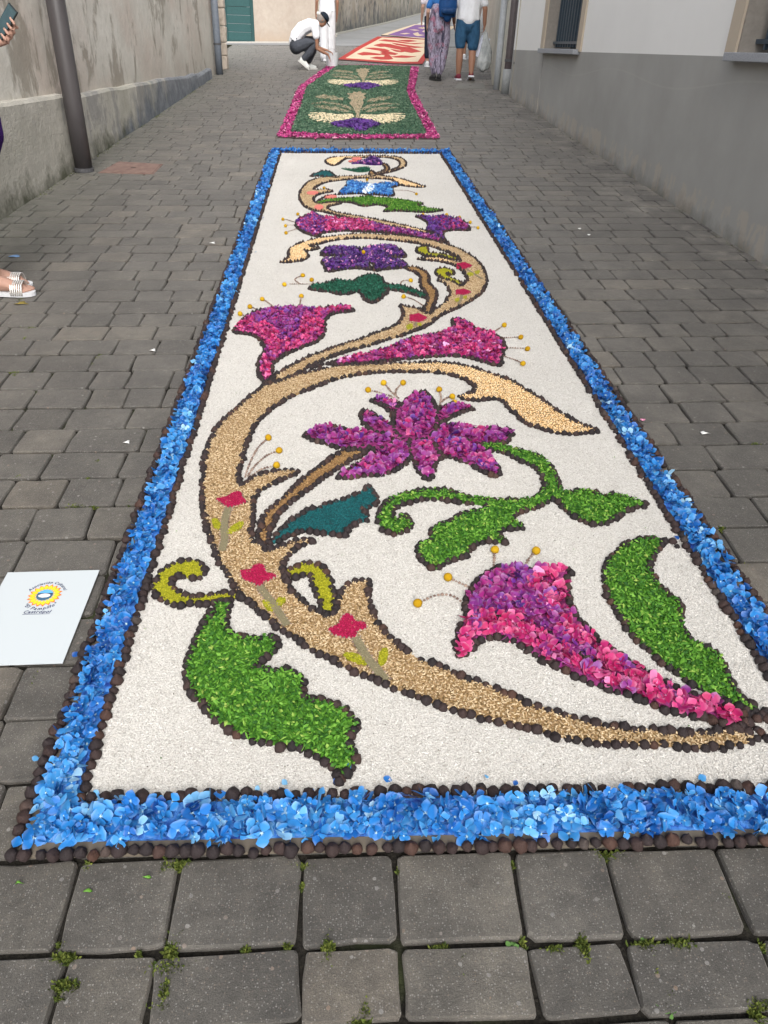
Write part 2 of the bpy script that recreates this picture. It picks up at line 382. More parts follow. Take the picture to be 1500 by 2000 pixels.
# broad-leaved weed seedlings in the front joints
leafT = np.array([(0, 0, 0), (.35, .3, .12), (.38, .65, .16), (0, 1, .1), (-.38, .65, .16), (-.35, .3, .12), (0, .5, .05)]); leafF = np.array([(6, 0, 1), (6, 1, 2), (6, 2, 3), (6, 3, 4), (6, 4, 5), (6, 5, 0)])
M_WEED = piece('weed_leaf', [(0, (.06, .14, .03)), (1, (.12, .24, .06))], .6, .3, trans=.2)
wp, wy = [], []
for (u, v) in [(1268, 1862), (1300, 1968), (1312, 1978), (1260, 1838), (1000, 1845)]:
    c = P(u, v)
    for k in range(5): wp.append((c[0] + random.gauss(0, .002), c[1] + random.gauss(0, .004), -.002)); wy.append(random.random() * 2 * PI)
n = len(wp); link('weed_leaves', scatter('weed', leafT, leafF, wp, rots(np.array(wy), rng.normal(0, .3, n), rng.normal(-.1, .3, n)), rng.uniform(.007, .013, n), rng.random(n)), M_WEED, street, kind='stuff')
# ================================================================== MAIN CARPET
ZF = {'A': (560, 290, 3.409), 'B': (540, 450, 3.409), 'C': (440, 580, 5), 'D': (580, 580, 2.5), 'E': (380, 700, 3.75), 'F': (580, 740, 3.409),
      'G': (290, 1040, 3.409), 'H': (290, 1200, 3.409), 'I': (730, 860, 2.727), 'J': (780, 1050, 3.571), 'K': (1100, 1040, 3.75), 'M': (380, 900, 3), 'N': (750, 950, 2), 'X': (0, 0, 1)}
def TR(spec):
    """traced outline 'A x,y x,y ... B x,y ...' -> photo pixels"""
    out, z = [], 'X'
    for w in spec.split():
        if w in ZF: z = w
        else:
            x, y = map(float, w.split(',')); a, b, s = ZF[z]; out.append((a + x / s, b + y / s))
    return out
def GP(px): return [P(u, v) for u, v in px]
carpet = empty('flower_carpet', MG4, label='long flower carpet with white field, scrolling vine and blue petal border', cat='flower carpet')
M_BOARD = plain('card_board', (.13, .11, .085), .85, .2)
def quad_inset(q, dl, df, dr, db):
    (a, b, c, d) = [np.array(p) for p in q]
    def ln(p, r, off): t = (r - p) / np.linalg.norm(r - p); nn = np.array([-t[1], t[0]]); return p + nn * off, t
    L = [ln(a, b, df), ln(b, c, dr), ln(c, d, db), ln(d, a, dl)]
    def X(l1, l2):
        A = np.array([l1[1], -l2[1]]).T; k = np.linalg.solve(A, l2[0] - l1[0]); return l1[0] + l1[1] * k[0]
    return [tuple(X(L[3], L[0])), tuple(X(L[0], L[1])), tuple(X(L[1], L[2])), tuple(X(L[2], L[3]))]
OUT = quad_inset(MAIN, .010, .006, .010, .010)
INN = quad_inset(MAIN, .105, .118, .105, .10)
sheet('baseboard', quad_inset(MAIN, .006, .006, .006, .006), .009, M_BOARD, carpet, .008)
def mat_rice(name, c1, c2, c3, sc=260, st=None):
    s = NT(name, .75, .25); p = s.pos()
    d = s.vor(sc, p); c = s.mix(1, s.ramp(d, [(.15, c3), (.5, c2), (.85, c1)]), s.ramp(s.noise(2.2, 5, .65, p), [(.3, (.93, .925, .92)), (.7, (1.03, 1.03, 1.03))]), 'MULTIPLY')
    s.bump(d, .7, .003); s.bump(s.noise(300, 3, .7, p), .8, .004); return s.col(c)
M_RICE = mat_rice('rice_bed', (.40, .382, .35), (.54, .52, .485), (.62, .605, .57))
sheet('rice_bed', INN, .014, M_RICE, carpet, .0055)

S1 = TR('X 1470,1452 1440,1465 1375,1472 1300,1467 1215,1465 1150,1460 1095,1450 1050,1437 1000,1425 950,1416 900,1401 875,1395 840,1381 795,1365 750,1346 713,1330 680,1315 647,1298 613,1280 580,1258 553,1242 530,1223 510,1207 490,1188 470,1173 455,1150 440,1123 428,1100 417,1073 408,1047 403,1023 398,997 397,967 399,935 400,913 404,892 411,871 423,849 436,831 455,815 471,799 487,785 505,771 519,761 540,754 561,748 583,741 606,735 632,729 652,725 680,722 720,720 760,718 804,717 844,716 876,718 912,724 940,732 964,740 988,748 1012,760 1036,776 1060,792 1084,808 1108,824 1136,838 1166,850 1140,855 1100,856 1060,847 1028,836 1008,820 992,806 978,790 956,788 928,790 896,783 920,775 926,766 916,754 896,745 872,738 836,734 796,734 760,734 728,736 696,740 660,748 624,760 584,777 561,788 540,801 521,815 508,828 497,844 489,860 481,881 476,903 471,919 467,937 468,956 479,953 492,945 511,936 532,931 553,928 569,927 583,932 561,941 540,951 524,959 508,969 499,983 495,1001 495,1020 493,1044 495,1065 511,1071 525,1084 542,1080 557,1075 574,1067 594,1062 613,1065 595,1073 580,1082 566,1094 557,1107 554,1125 563,1148 572,1163 583,1175 595,1185 607,1196 630,1209 654,1208 657,1192 661,1178 668,1160 683,1150 701,1143 721,1144 720,1163 721,1181 724,1196 730,1213 740,1230 753,1247 773,1265 793,1280 817,1297 855,1310 890,1327 925,1339 955,1350 990,1365 1025,1380 1065,1395 1105,1407 1145,1420 1185,1427 1220,1434 1270,1437 1315,1440 1375,1439 1415,1437 1450,1438')
S2 = TR('X 534,746 548,736 564,726 580,718 598,708 616,701 628,696 646,690 664,683 680,678 700,672 720,664 740,656 768,646 780,636 788,624 786,610 781,604 796,607 816,611 826,618 840,619 856,608 866,600 B 1130,490 1155,440 1140,400 1110,370 1070,352 1140,356 1185,372 1230,392 1262,370 1265,340 1245,300 1200,262 1140,240 1080,226 1010,219 945,212 1010,203 1080,204 1160,222 1225,232 1200,195 1160,172 1100,150 1040,130 970,112 900,100 800,88 700,78 600,71 500,73 420,80 340,95 270,114 215,122 240,136 290,135 235,152 190,156 208,178 212,195 190,215 150,225 90,232 30,232 70,215 85,190 80,165 95,140 130,118 180,100 230,85 290,72 340,66 400,58 460,50 540,45 600,43 700,50 800,55 900,68 1000,82 1070,100 1130,118 1200,140 1260,170 1310,205 1350,240 1380,290 1395,340 1390,390 1360,440 1310,480 1260,510 1200,540 1130,572 X 856,626 836,642 808,654 780,664 752,672 728,680 700,688 672,696 644,706 620,716 604,724 588,734 570,744 552,751 534,757')
S3 = TR('A 1073,658 1030,622 980,604 930,590 850,570 760,550 700,537 620,525 560,510 500,496 440,487 390,478 320,460 250,440 190,432 140,415 105,385 85,345 90,310 110,275 140,245 180,226 230,213 300,206 380,203 450,202 520,197 580,190 620,184 680,175 730,160 780,140 795,120 785,95 750,78 690,68 600,65 520,65 430,68 350,72 290,80 258,98 275,118 310,128 345,118 370,98 400,82 480,76 560,73 640,73 700,80 740,95 755,120 740,143 700,160 640,172 590,186 640,202 700,208 770,224 830,243 880,260 922,272 860,273 790,266 740,252 700,226 640,218 560,214 480,213 400,222 330,231 270,240 220,258 190,280 180,295 220,293 260,292 305,301 260,312 220,320 190,335 178,358 192,382 235,388 300,378 365,383 310,395 280,405 275,420 290,432 340,448 400,460 470,470 560,487 640,503 730,523 800,538 870,556 950,578 1010,598 1050,628')
MOT = [ # name, kind, outline, smooth?, label
 ('vine_stem', 'barley', S1, 'golden barley vine stem sweeping from lower right corner to a corn-tipped leaf'),
 ('vine_stem', 'barley', S2, 'middle golden vine stem curling to a cream tip at left'),
 ('vine_stem', 'barley', S3, 'far golden vine stem with a double curl at the top'),
 ('twig', 'brown', TR('E 470,1372 485,1290 505,1215 540,1150 590,1108 640,1065 700,1008 750,960 800,918 860,868 920,828 980,788 1040,745 1105,708 1180,708 1262,718 1200,752 1140,782 1080,822 1000,872 920,922 860,972 800,1022 740,1062 690,1102 630,1162 595,1215 570,1270 552,1330 545,1392 505,1395'), 'brown seed twig under the magenta lily'),
 ('twig', 'brown', TR('B 860,268 920,266 970,288 1012,325 1012,370 1048,410 1065,450 1050,500 1035,550 1020,582 990,576 990,530 1008,480 988,430 960,390 958,340 930,302 880,285'), 'wavy brown twig below the violet butterfly flower'),
 ('twig', 'brown', TR('A 640,118 672,130 680,155 660,178 610,192 560,205 548,180 566,165 592,184 635,166 655,145'), 'small dark twig near the far edge'),
 ('leaf', 'green', TR('H 478,-52 545,-42 542,0 528,50 515,105 550,148 600,178 660,193 710,205 765,188 832,180 858,225 840,290 800,325 740,355 705,392 770,400 850,400 920,405 980,430 1030,465 1030,525 1030,580 1090,600 1160,610 1230,635 1300,670 1352,715 1392,768 1365,830 1340,895 1375,960 1375,1020 1345,1085 1285,1118 1240,1060 1180,1005 1120,975 1060,945 980,925 910,915 830,900 760,890 680,865 620,845 560,805 500,770 440,735 400,680 360,635 325,590 295,545 275,495 265,450 265,390 285,325 300,275 315,220 340,170 370,120 410,60 450,10'), 'large bright green leaf with stepped right edge at lower left'),
 ('leaf', 'green', TR('K 700,95 640,80 570,85 510,100 440,130 380,190 335,235 300,290 290,370 305,450 330,520 365,590 400,650 435,700 465,750 510,810 560,860 620,910 670,960 730,1010 800,1065 870,1110 940,1160 1010,1195 1100,1240 1190,1282 1270,1312 1345,1362 1380,1330 1300,1260 1240,1200 1210,1140 1185,1080 1170,1010 1140,960 1080,910 1000,865 930,830 890,780 860,720 850,640 855,580 810,530 750,490 700,440 660,390 635,340 625,290 640,230 670,180 710,130'), 'long bright green leaf beside the right hand border'),
 ('leaf_spray', 'green', TR('I 575,48 640,45 700,60 770,78 840,95 900,125 940,165 970,215 980,265 1020,303 1060,300 1100,292 1160,300 1210,325 1270,315 1340,330 1395,350 1442,372 1380,385 1330,412 1280,445 1220,470 1160,472 1100,455 1050,425 1010,390 970,355 940,332 925,352 870,382 800,405 745,425 745,450 795,492 740,500 680,505 660,530 705,572 620,565 550,575 510,610 490,645 420,665 370,690 335,712 280,690 245,650 235,600 250,570 300,560 310,510 340,480 410,460 450,430 500,410 560,405 605,382 550,365 480,358 420,350 350,340 270,340 190,355 130,375 100,400 95,430 130,458 150,420 190,450 205,480 180,502 130,522 80,520 40,490 25,440 40,395 70,355 120,325 180,305 250,295 320,290 390,295 450,310 520,330 600,340 680,345 760,345 830,335 880,310 905,270 900,230 870,185 830,155 770,130 710,100 650,80 590,78'), 'green tendril with two leaves and a curl right of centre'),
 ('leaf', 'teal', TR('E 572,1390 610,1320 660,1270 720,1220 790,1170 850,1140 910,1125 980,1100 1060,1080 1120,1060 1180,1035 1240,1000 1290,968 1325,1030 1335,1090 1280,1130 1232,1150 1265,1180 1260,1220 1200,1240 1142,1260 1120,1310 1070,1335 1000,1325 930,1315 860,1310 790,1305 720,1320 660,1355'), 'deep teal rice leaf in the middle of the carpet'),
 ('curl', 'lime', TR('G 603,460 540,435 470,440 420,450 360,458 300,460 250,455 210,435 175,405 160,385 165,350 200,325 245,322 285,345 340,335 375,300 370,260 340,235 300,222 255,220 200,235 150,255 105,285 70,320 45,360 40,400 45,430 80,465 130,495 180,512 240,520 295,512 350,515 410,508 470,495 530,485'), 'yellow green curl hooked at its left end beside the vine'),
 ('curl', 'lime', TR('G 905,298 970,268 1040,238 1100,242 1160,265 1190,310 1215,360 1222,400 1232,440 1242,500 1250,560 1200,588 1145,562 1140,510 1130,465 1115,420 1095,380 1088,340 1060,315 1010,318 960,332'), 'yellow green bent curl between two thorns of the vine'),
 ('curl', 'lime', TR('B 928,155 950,135 1000,130 1008,150 1012,170 1080,178 1150,188 1215,215 1150,207 1080,196 1000,190 950,172'), 'small yellow green curl at upper right of the middle stem'),
 ('curl', 'lime', TR('B 1060,298 1080,280 1130,276 1175,298 1168,318 1130,306 1150,335 1232,372 1230,398 1180,372 1110,342 1070,320'), 'small hooked yellow green curl lower of the upper right pair'),
 ('trumpet_flower', 'pink', TR('J 395,810 430,862 480,830 550,762 620,738 700,736 790,756 860,800 950,860 1050,910 1150,965 1250,1020 1350,1060 K 320,1190 430,1222 560,1262 650,1302 750,1340 870,1370 1000,1390 1120,1420 1250,1460 1340,1440 1290,1380 1180,1315 1100,1290 980,1230 850,1190 740,1140 650,1090 560,1030 430,950 300,870 240,820 150,730 90,660 60,610 40,540 20,460 10,390 45,330 J 1140,250 1070,245 1000,240 960,250 930,280 890,260 830,245 760,240 690,250 630,275 580,300 530,350 490,400 465,460 460,530 460,600 430,640 410,700 395,780'), 'large pink and violet trumpet flower at lower right'),
 ('trumpet_flower', 'pink', TR('C 90,380 130,310 200,240 270,195 350,170 430,155 520,150 620,140 730,135 830,145 900,155 960,145 1040,135 1130,125 1210,145 1265,170 1180,182 1090,190 1030,210 985,250 970,310 975,370 940,430 880,480 800,510 730,540 660,570 580,610 520,650 470,690 455,750 450,820 400,880 340,820 325,740 335,660 370,610 385,560 375,500 340,450 280,415 200,395'), 'pink trumpet flower with violet throat at left'),
 ('trumpet_flower', 'pink', TR('D 150,346 200,335 270,312 340,298 400,280 460,265 510,240 560,222 620,208 690,198 740,180 770,160 755,140 790,128 840,150 870,175 930,185 970,205 1005,235 1010,270 995,310 992,356 930,340 870,325 790,308 700,308 600,315 500,325 400,338 300,345 220,352'), 'long magenta trumpet flower pointing right below the middle stem'),
 ('trumpet_flower', 'pink', TR('A 60,520 80,490 130,470 180,448 220,470 270,475 340,485 400,492 470,492 540,502 600,522 680,542 760,557 840,572 910,587 980,602 1025,632 970,632 900,620 820,605 730,590 650,580 560,575 470,572 390,568 300,575 230,585 215,607 160,595 100,570 70,545'), 'far pink trumpet flower lying along the stem'),
 ('trumpet_flower', 'pink', TR('A 858,468 920,470 980,475 1030,468 1080,478 1140,488 1190,520 1215,562 1140,562 1080,565 1042,580 1045,620 1062,652 1020,620 960,585 930,570 940,530 920,500'), 'small violet and magenta flower at far right of the carpet'),
 ('lily_flower', 'pink', TR('F 50,410 100,375 160,355 210,345 260,350 310,365 360,385 410,380 470,385 500,378 450,330 435,280 440,240 490,255 540,285 600,320 640,335 640,290 625,250 590,215 540,195 500,175 540,160 600,168 670,190 700,212 740,165 790,135 845,118 880,150 910,190 925,240 960,220 1000,205 1060,195 1110,210 1165,230 1110,245 1050,270 1000,300 960,330 950,358 1010,345 1070,338 1130,350 1200,358 1280,365 1350,370 1415,370 1415,420 1370,460 1300,462 1240,470 1225,492 1270,540 1310,590 1350,660 1310,685 1250,650 1190,625 1130,590 1070,570 1000,545 950,560 920,610 880,702 830,670 800,620 780,575 750,562 700,605 640,645 560,670 470,675 370,690 280,687 330,645 390,605 450,575 510,530 520,502 470,505 400,500 330,495 250,480 180,455 100,435'), 'magenta lily with seven pointed petals at the middle'),
 ('butterfly_flower', 'violet', TR('B 298,185 330,140 400,130 470,135 550,138 566,182 582,148 620,130 700,122 780,125 820,150 862,196 760,200 758,208 842,228 862,265 800,275 720,280 655,290 645,246 608,236 628,282 560,275 490,275 420,285 345,298 322,265 308,216 435,204 438,194 380,186'), 'deep violet flower with four blocky petals'),
 ('leaf_spray', 'dgreen', TR('B 222,410 260,385 340,375 400,355 450,358 520,365 545,340 630,320 700,342 722,382 800,390 870,405 940,430 1000,455 990,472 920,452 850,432 780,420 722,416 740,440 705,462 650,504 600,492 570,455 545,430 480,445 410,447 350,430 290,426'), 'dark green leaf pair below the violet flower'),
 ('leaf', 'green', TR('A 205,386 250,365 330,355 400,350 480,345 540,338 600,348 680,350 760,360 850,376 908,386 860,395 920,412 980,425 1040,428 960,442 880,442 800,436 720,434 648,436 680,415 650,400 600,392 540,400 490,398 440,380 380,375 300,378'), 'far ragged green leaf pointing right'),
 ('butterfly_flower', 'bluepatch', TR('A 355,322 370,290 400,268 408,234 460,238 540,253 575,262 640,250 700,253 748,262 700,280 712,332 640,328 580,324 540,328 500,318 430,318'), 'bright blue butterfly flower with pale centre near the far end'),
 ('leaf', 'teal', TR('A 160,200 210,178 240,166 280,170 310,190 347,213 290,210 230,200'), 'small teal leaf at the far left'),
 ('leaf', 'dgreen', TR('A 362,146 430,155 500,142 552,146 545,166 480,172 420,162'), 'tiny sea green leaf near the far edge'),
 ('bud', 'violet', TR('A 430,115 500,98 560,73 615,88 642,120 560,124 490,116'), 'small violet bud under the topmost curl'),
]
base_mats = {k: mat_rice('bed_' + k, a, b, c, sc) for k, (a, b, c, sc) in {
 'barley': ((.12, .075, .03), (.30, .19, .08), (.40, .27, .13), 160), 'brown': ((.12, .06, .02), (.26, .15, .06), (.33, .2, .09), 160),
 'green': ((.03, .10, .008), (.07, .21, .02), (.12, .30, .03), 120), 'dgreen': ((.006, .04, .02), (.015, .10, .06), (.03, .15, .09), 150),
 'teal': ((.002, .06, .06), (.004, .11, .12), (.01, .15, .16), 260), 'lime': ((.17, .17, .006), (.27, .27, .008), (.34, .34, .012), 260),
 'pink': ((.10, .01, .06), (.25, .03, .14), (.3, .05, .2), 60), 'violet': ((.02, .006, .04), (.05, .014, .12), (.1, .03, .2), 60), 'bluepatch': ((.02, .06, .3), (.05, .2, .6), (.1, .3, .7), 60)}.items()}
grain = np.array([(-.5, 0, 0), (-.28, -.2, 0), (.28, -.2, 0), (.5, 0, 0), (.28, .2, 0), (-.28, .2, 0), (-.25, 0, .3), (.25, 0, .3)])
grF = np.array([(0, 1, 6), (6, 1, 2), (6, 2, 7), (7, 2, 3), (7, 3, 4), (7, 4, 6), (6, 4, 5), (6, 5, 0)])
def grains(name, pts, L, z, mat, parent, zj=.002, vf=None, tilt=.18, lf=1.0):
    n = len(pts); pos = np.c_[pts, z + rng.random(n) * zj]
    S = np.stack([L * rng.uniform(.85, 1.15, n), L * lf * rng.uniform(.85, 1.15, n), L * lf * rng.uniform(.8, 1.1, n)], 1)
    return link(name, scatter(name, grain, grF, pos, rots(rng.uniform(0, 2 * PI, n), rng.normal(0, tilt, n), rng.normal(0, .3, n)), S, rng.random(n) if vf is None else vf), mat, parent, kind='stuff')
clip = np.array([(0, -.5, 0), (.22, -.15, .03), (.25, .2, .08), (.02, .5, .02), (-.24, .18, .1), (-.2, -.15, .02), (0, .02, .16)]); clF = np.array([(6, 0, 1), (6, 1, 2), (6, 2, 3), (6, 3, 4), (6, 4, 5), (6, 5, 0)])
def clippings(name, pts, L, z, mat, parent, w=1.0, tilt=.5):
    n = len(pts); pos = np.c_[pts, z + rng.random(n) * .009]
    S = np.stack([L * w * rng.uniform(.4, 1.2, n), L * rng.uniform(.6, 1.4, n), L * rng.uniform(.5, 2.5, n)], 1)
    return link(name, scatter(name, clip, clF, pos, rots(rng.uniform(0, 2 * PI, n), rng.normal(0, tilt, n), rng.normal(0, tilt, n)), S, rng.random(n), smooth=False), mat, parent, kind='stuff')
# floret templates: four rounded cupped petals
def floret_t(seed, petals=4):
    r = np.random.default_rng(seed); V = [(0, 0, 0)]; Fs = []; rad = [0]
    for k in range(petals):
        a = k * 2 * PI / max(petals, 4) + r.normal(0, .2); L = r.uniform(.70, 1.15); wv = r.uniform(.85, 1.12); cup = r.uniform(-.25, .60); tw = r.normal(0, .38)
        o = len(V)
        prof = [(.10, -.05), (.36, -.36), (.66, -.56), (.90, -.34), (1.08, r.normal(0, .06)), (.90, .36), (.66, .54), (.36, .38), (.10, .05), (.60, 0)]
        for (rr, lt) in prof:
            lt *= wv; rr2 = rr * L; z = cup * rr ** 1.6 + (.35 * lt * lt if seed % 2 else -.25 * lt * lt) + tw * lt + r.normal(0, .03)
            V.append((math.cos(a) * rr2 - math.sin(a) * lt, math.sin(a) * rr2 + math.cos(a) * lt, z)); rad.append(rr if lt != 0 or rr > .2 else .1)
        for i in range(9): Fs.append((o + 9, o + i, o + (i + 1) % 9))
        Fs.append((0, o, o + 8))
        if petals == 4: Fs.append((0, o + 8, 1 + ((k + 1) % 4) * 10))
    return np.array(V), np.array(Fs), np.array(rad)
FT = [floret_t(s_) for s_ in range(4)] + [floret_t(50, 3), floret_t(51, 2), floret_t(52, 3), floret_t(53, 2)]; FT1 = [floret_t(20 + s_, 1) for s_ in range(3)] + [floret_t(40, 2)]
BLUE = [(0, (.005, .06, .27)), (.3, (.010, .125, .43)), (.55, (.020, .20, .54)), (.82, (.055, .28, .60)), (.95, (.17, .42, .68)), (1, (.30, .52, .70))]
PINKR = [(0, (.035, .008, .09)), (.18, (.11, .022, .27)), (.36, (.20, .028, .21)), (.5, (.28, .014, .14)), (.66, (.42, .012, .10)), (.82, (.52, .035, .17)), (.92, (.60, .11, .28)), (1, (.68, .34, .60))]
M_BLUE = piece('blue_petal', BLUE, .5, .35, centre=(.52, .70, .66, 1), trans=.18); M_BLUEO = piece('blue_petal_single', BLUE, .5, .35, obj=True, centre=(.52, .70, .66, 1), trans=.18)
M_PINK = piece('pink_petal', PINKR, .5, .35, centre=(.62, .25, .45, 1), trans=.15); M_PINKO = piece('pink_petal_single', PINKR, .5, .35, obj=True, centre=(.62, .25, .45, 1), trans=.15)
def lay_florets(pos, R, S, val, mat, mato, parent, one, many, nmax):
    """the nearest nmax florets as objects, the rest joined"""
    pos = np.asarray(pos); order = np.argsort(pos[:, 1]); a, b = order[:nmax], order[nmax:]
    ms = lay_florets.cache.setdefault(mato.name, [])
    if not ms:
        for tv, tf, tr in FT:
            me = npmesh(one, tv, tf, True, None, tr); me.materials.append(mato); ms.append(me)
    for i in a:
        o = link(one, ms[random.randrange(8)], None, parent); M = Matrix(R[i].tolist()).to_4x4(); M.translation = Vector(pos[i]); 
        o.matrix_local = M @ Matrix.Diagonal((S[i], S[i], S[i], 1)); o.color = (float(val[i]), 0, 0, 1)
    if len(b):
        t = rng.integers(0, 8, len(b)); VV, FF, AA, RR, off = [], [], [], [], 0
        for k in range(8):
            q = b[t == k]; n = len(q)
            if not n: continue
            tv, tf, tr = FT[k]; V = np.einsum('nij,nvj->nvi', R[q], tv[None] * S[q][:, None, None]) + pos[q][:, None, :]
            VV.append(V.reshape(-1, 3)); FF.append((tf[None] + (np.arange(n) * len(tv))[:, None, None] + off).reshape(-1, 3)); off += n * len(tv); AA.append(np.repeat(val[q], len(tf))); RR.append(np.tile(tr, n))
        link(many, npmesh(many, np.vstack(VV), np.vstack(FF), True, np.concatenate(AA), np.concatenate(RR)), mat, parent, kind='stuff')
lay_florets.cache = {}
# seed pods
def pod_t(seed, seg=9, fine=True):
    r = np.random.default_rng(seed); prof = [(.72, 0), (1.0, .35), (1.0, .72), (.80, 1.12), (.44, 1.48), (.15, 1.80)] if fine else [(.8, 0), (1, .5), (.62, 1.2), (.12, 1.95)]
    V = []; Fs = []
    for i, (rr, z) in enumerate(prof):
        for k in range(seg):
            a = 2 * PI * k / seg; q = rr * (1 + (.06 if k % 2 else -.05) * (rr > .4) + r.normal(0, .02)); V.append((math.cos(a) * q, math.sin(a) * q, z * .86 + r.normal(0, .02)))
    V.append((0, 0, prof[-1][1] * .86 + (.22 if seed % 3 else -.12))); m = len(prof)
    for i in range(m - 1):
        for k in range(seg):
            k2 = (k + 1) % seg; a, b, c, d = i * seg + k, i * seg + k2, (i + 1) * seg + k2, (i + 1) * seg + k; Fs += [(a, b, c), (a, c, d)]
    for k in range(seg): Fs.append(((m - 1) * seg + k, (m - 1) * seg + (k + 1) % seg, len(V) - 1))
    return np.array(V), np.array(Fs)
POD = [(0, (.011, .008, .009)), (.4, (.022, .014, .015)), (.7, (.036, .020, .018)), (.9, (.062, .029, .020)), (1, (.052, .041, .037))]
M_POD = piece('seed_pod', POD, .7, .35, nscale=260); M_PODO = piece('seed_pod_single', POD, .7, .35, obj=True, nscale=260)
for m_ in (M_POD, M_PODO):
    s = NT.__new__(NT); s.m = m_; s.t = m_.node_tree; s.b = s.t.nodes['Principled BSDF']; s.bump(s.noise(330, 4, .7, s.pos()), .6, .004)
M_PODOL = piece('olive_pod', [(0, (.02, .017, .012)), (1, (.075, .06, .04))], .55, .4, nscale=260)
pods = []                                           # x, y, radius, value
PODR = .0112
def pod_line(pts, closed, step=.0222, r=PODR, bias=0.0):
    for x, y in resample(pts, step, closed):
        if random.random() < .08: pods.append((x + random.gauss(0, .004), y + random.gauss(0, .004), r * random.uniform(.6, .85), random.betavariate(1.6, 2.2)))
        if random.random() < .012: continue
        pods.append((x + random.gauss(0, .0022), y + random.gauss(0, .0016), r * random.uniform(.76, 1.17), min(1, max(0, random.betavariate(1.6, 2.2) + bias))))
def line_in(poly, closed=True): return resample(np.array(poly), .05, closed)
for q, st in ((OUT, .0245), (INN, .0245)):
    pod_line(q, True, st, .0134, .12)

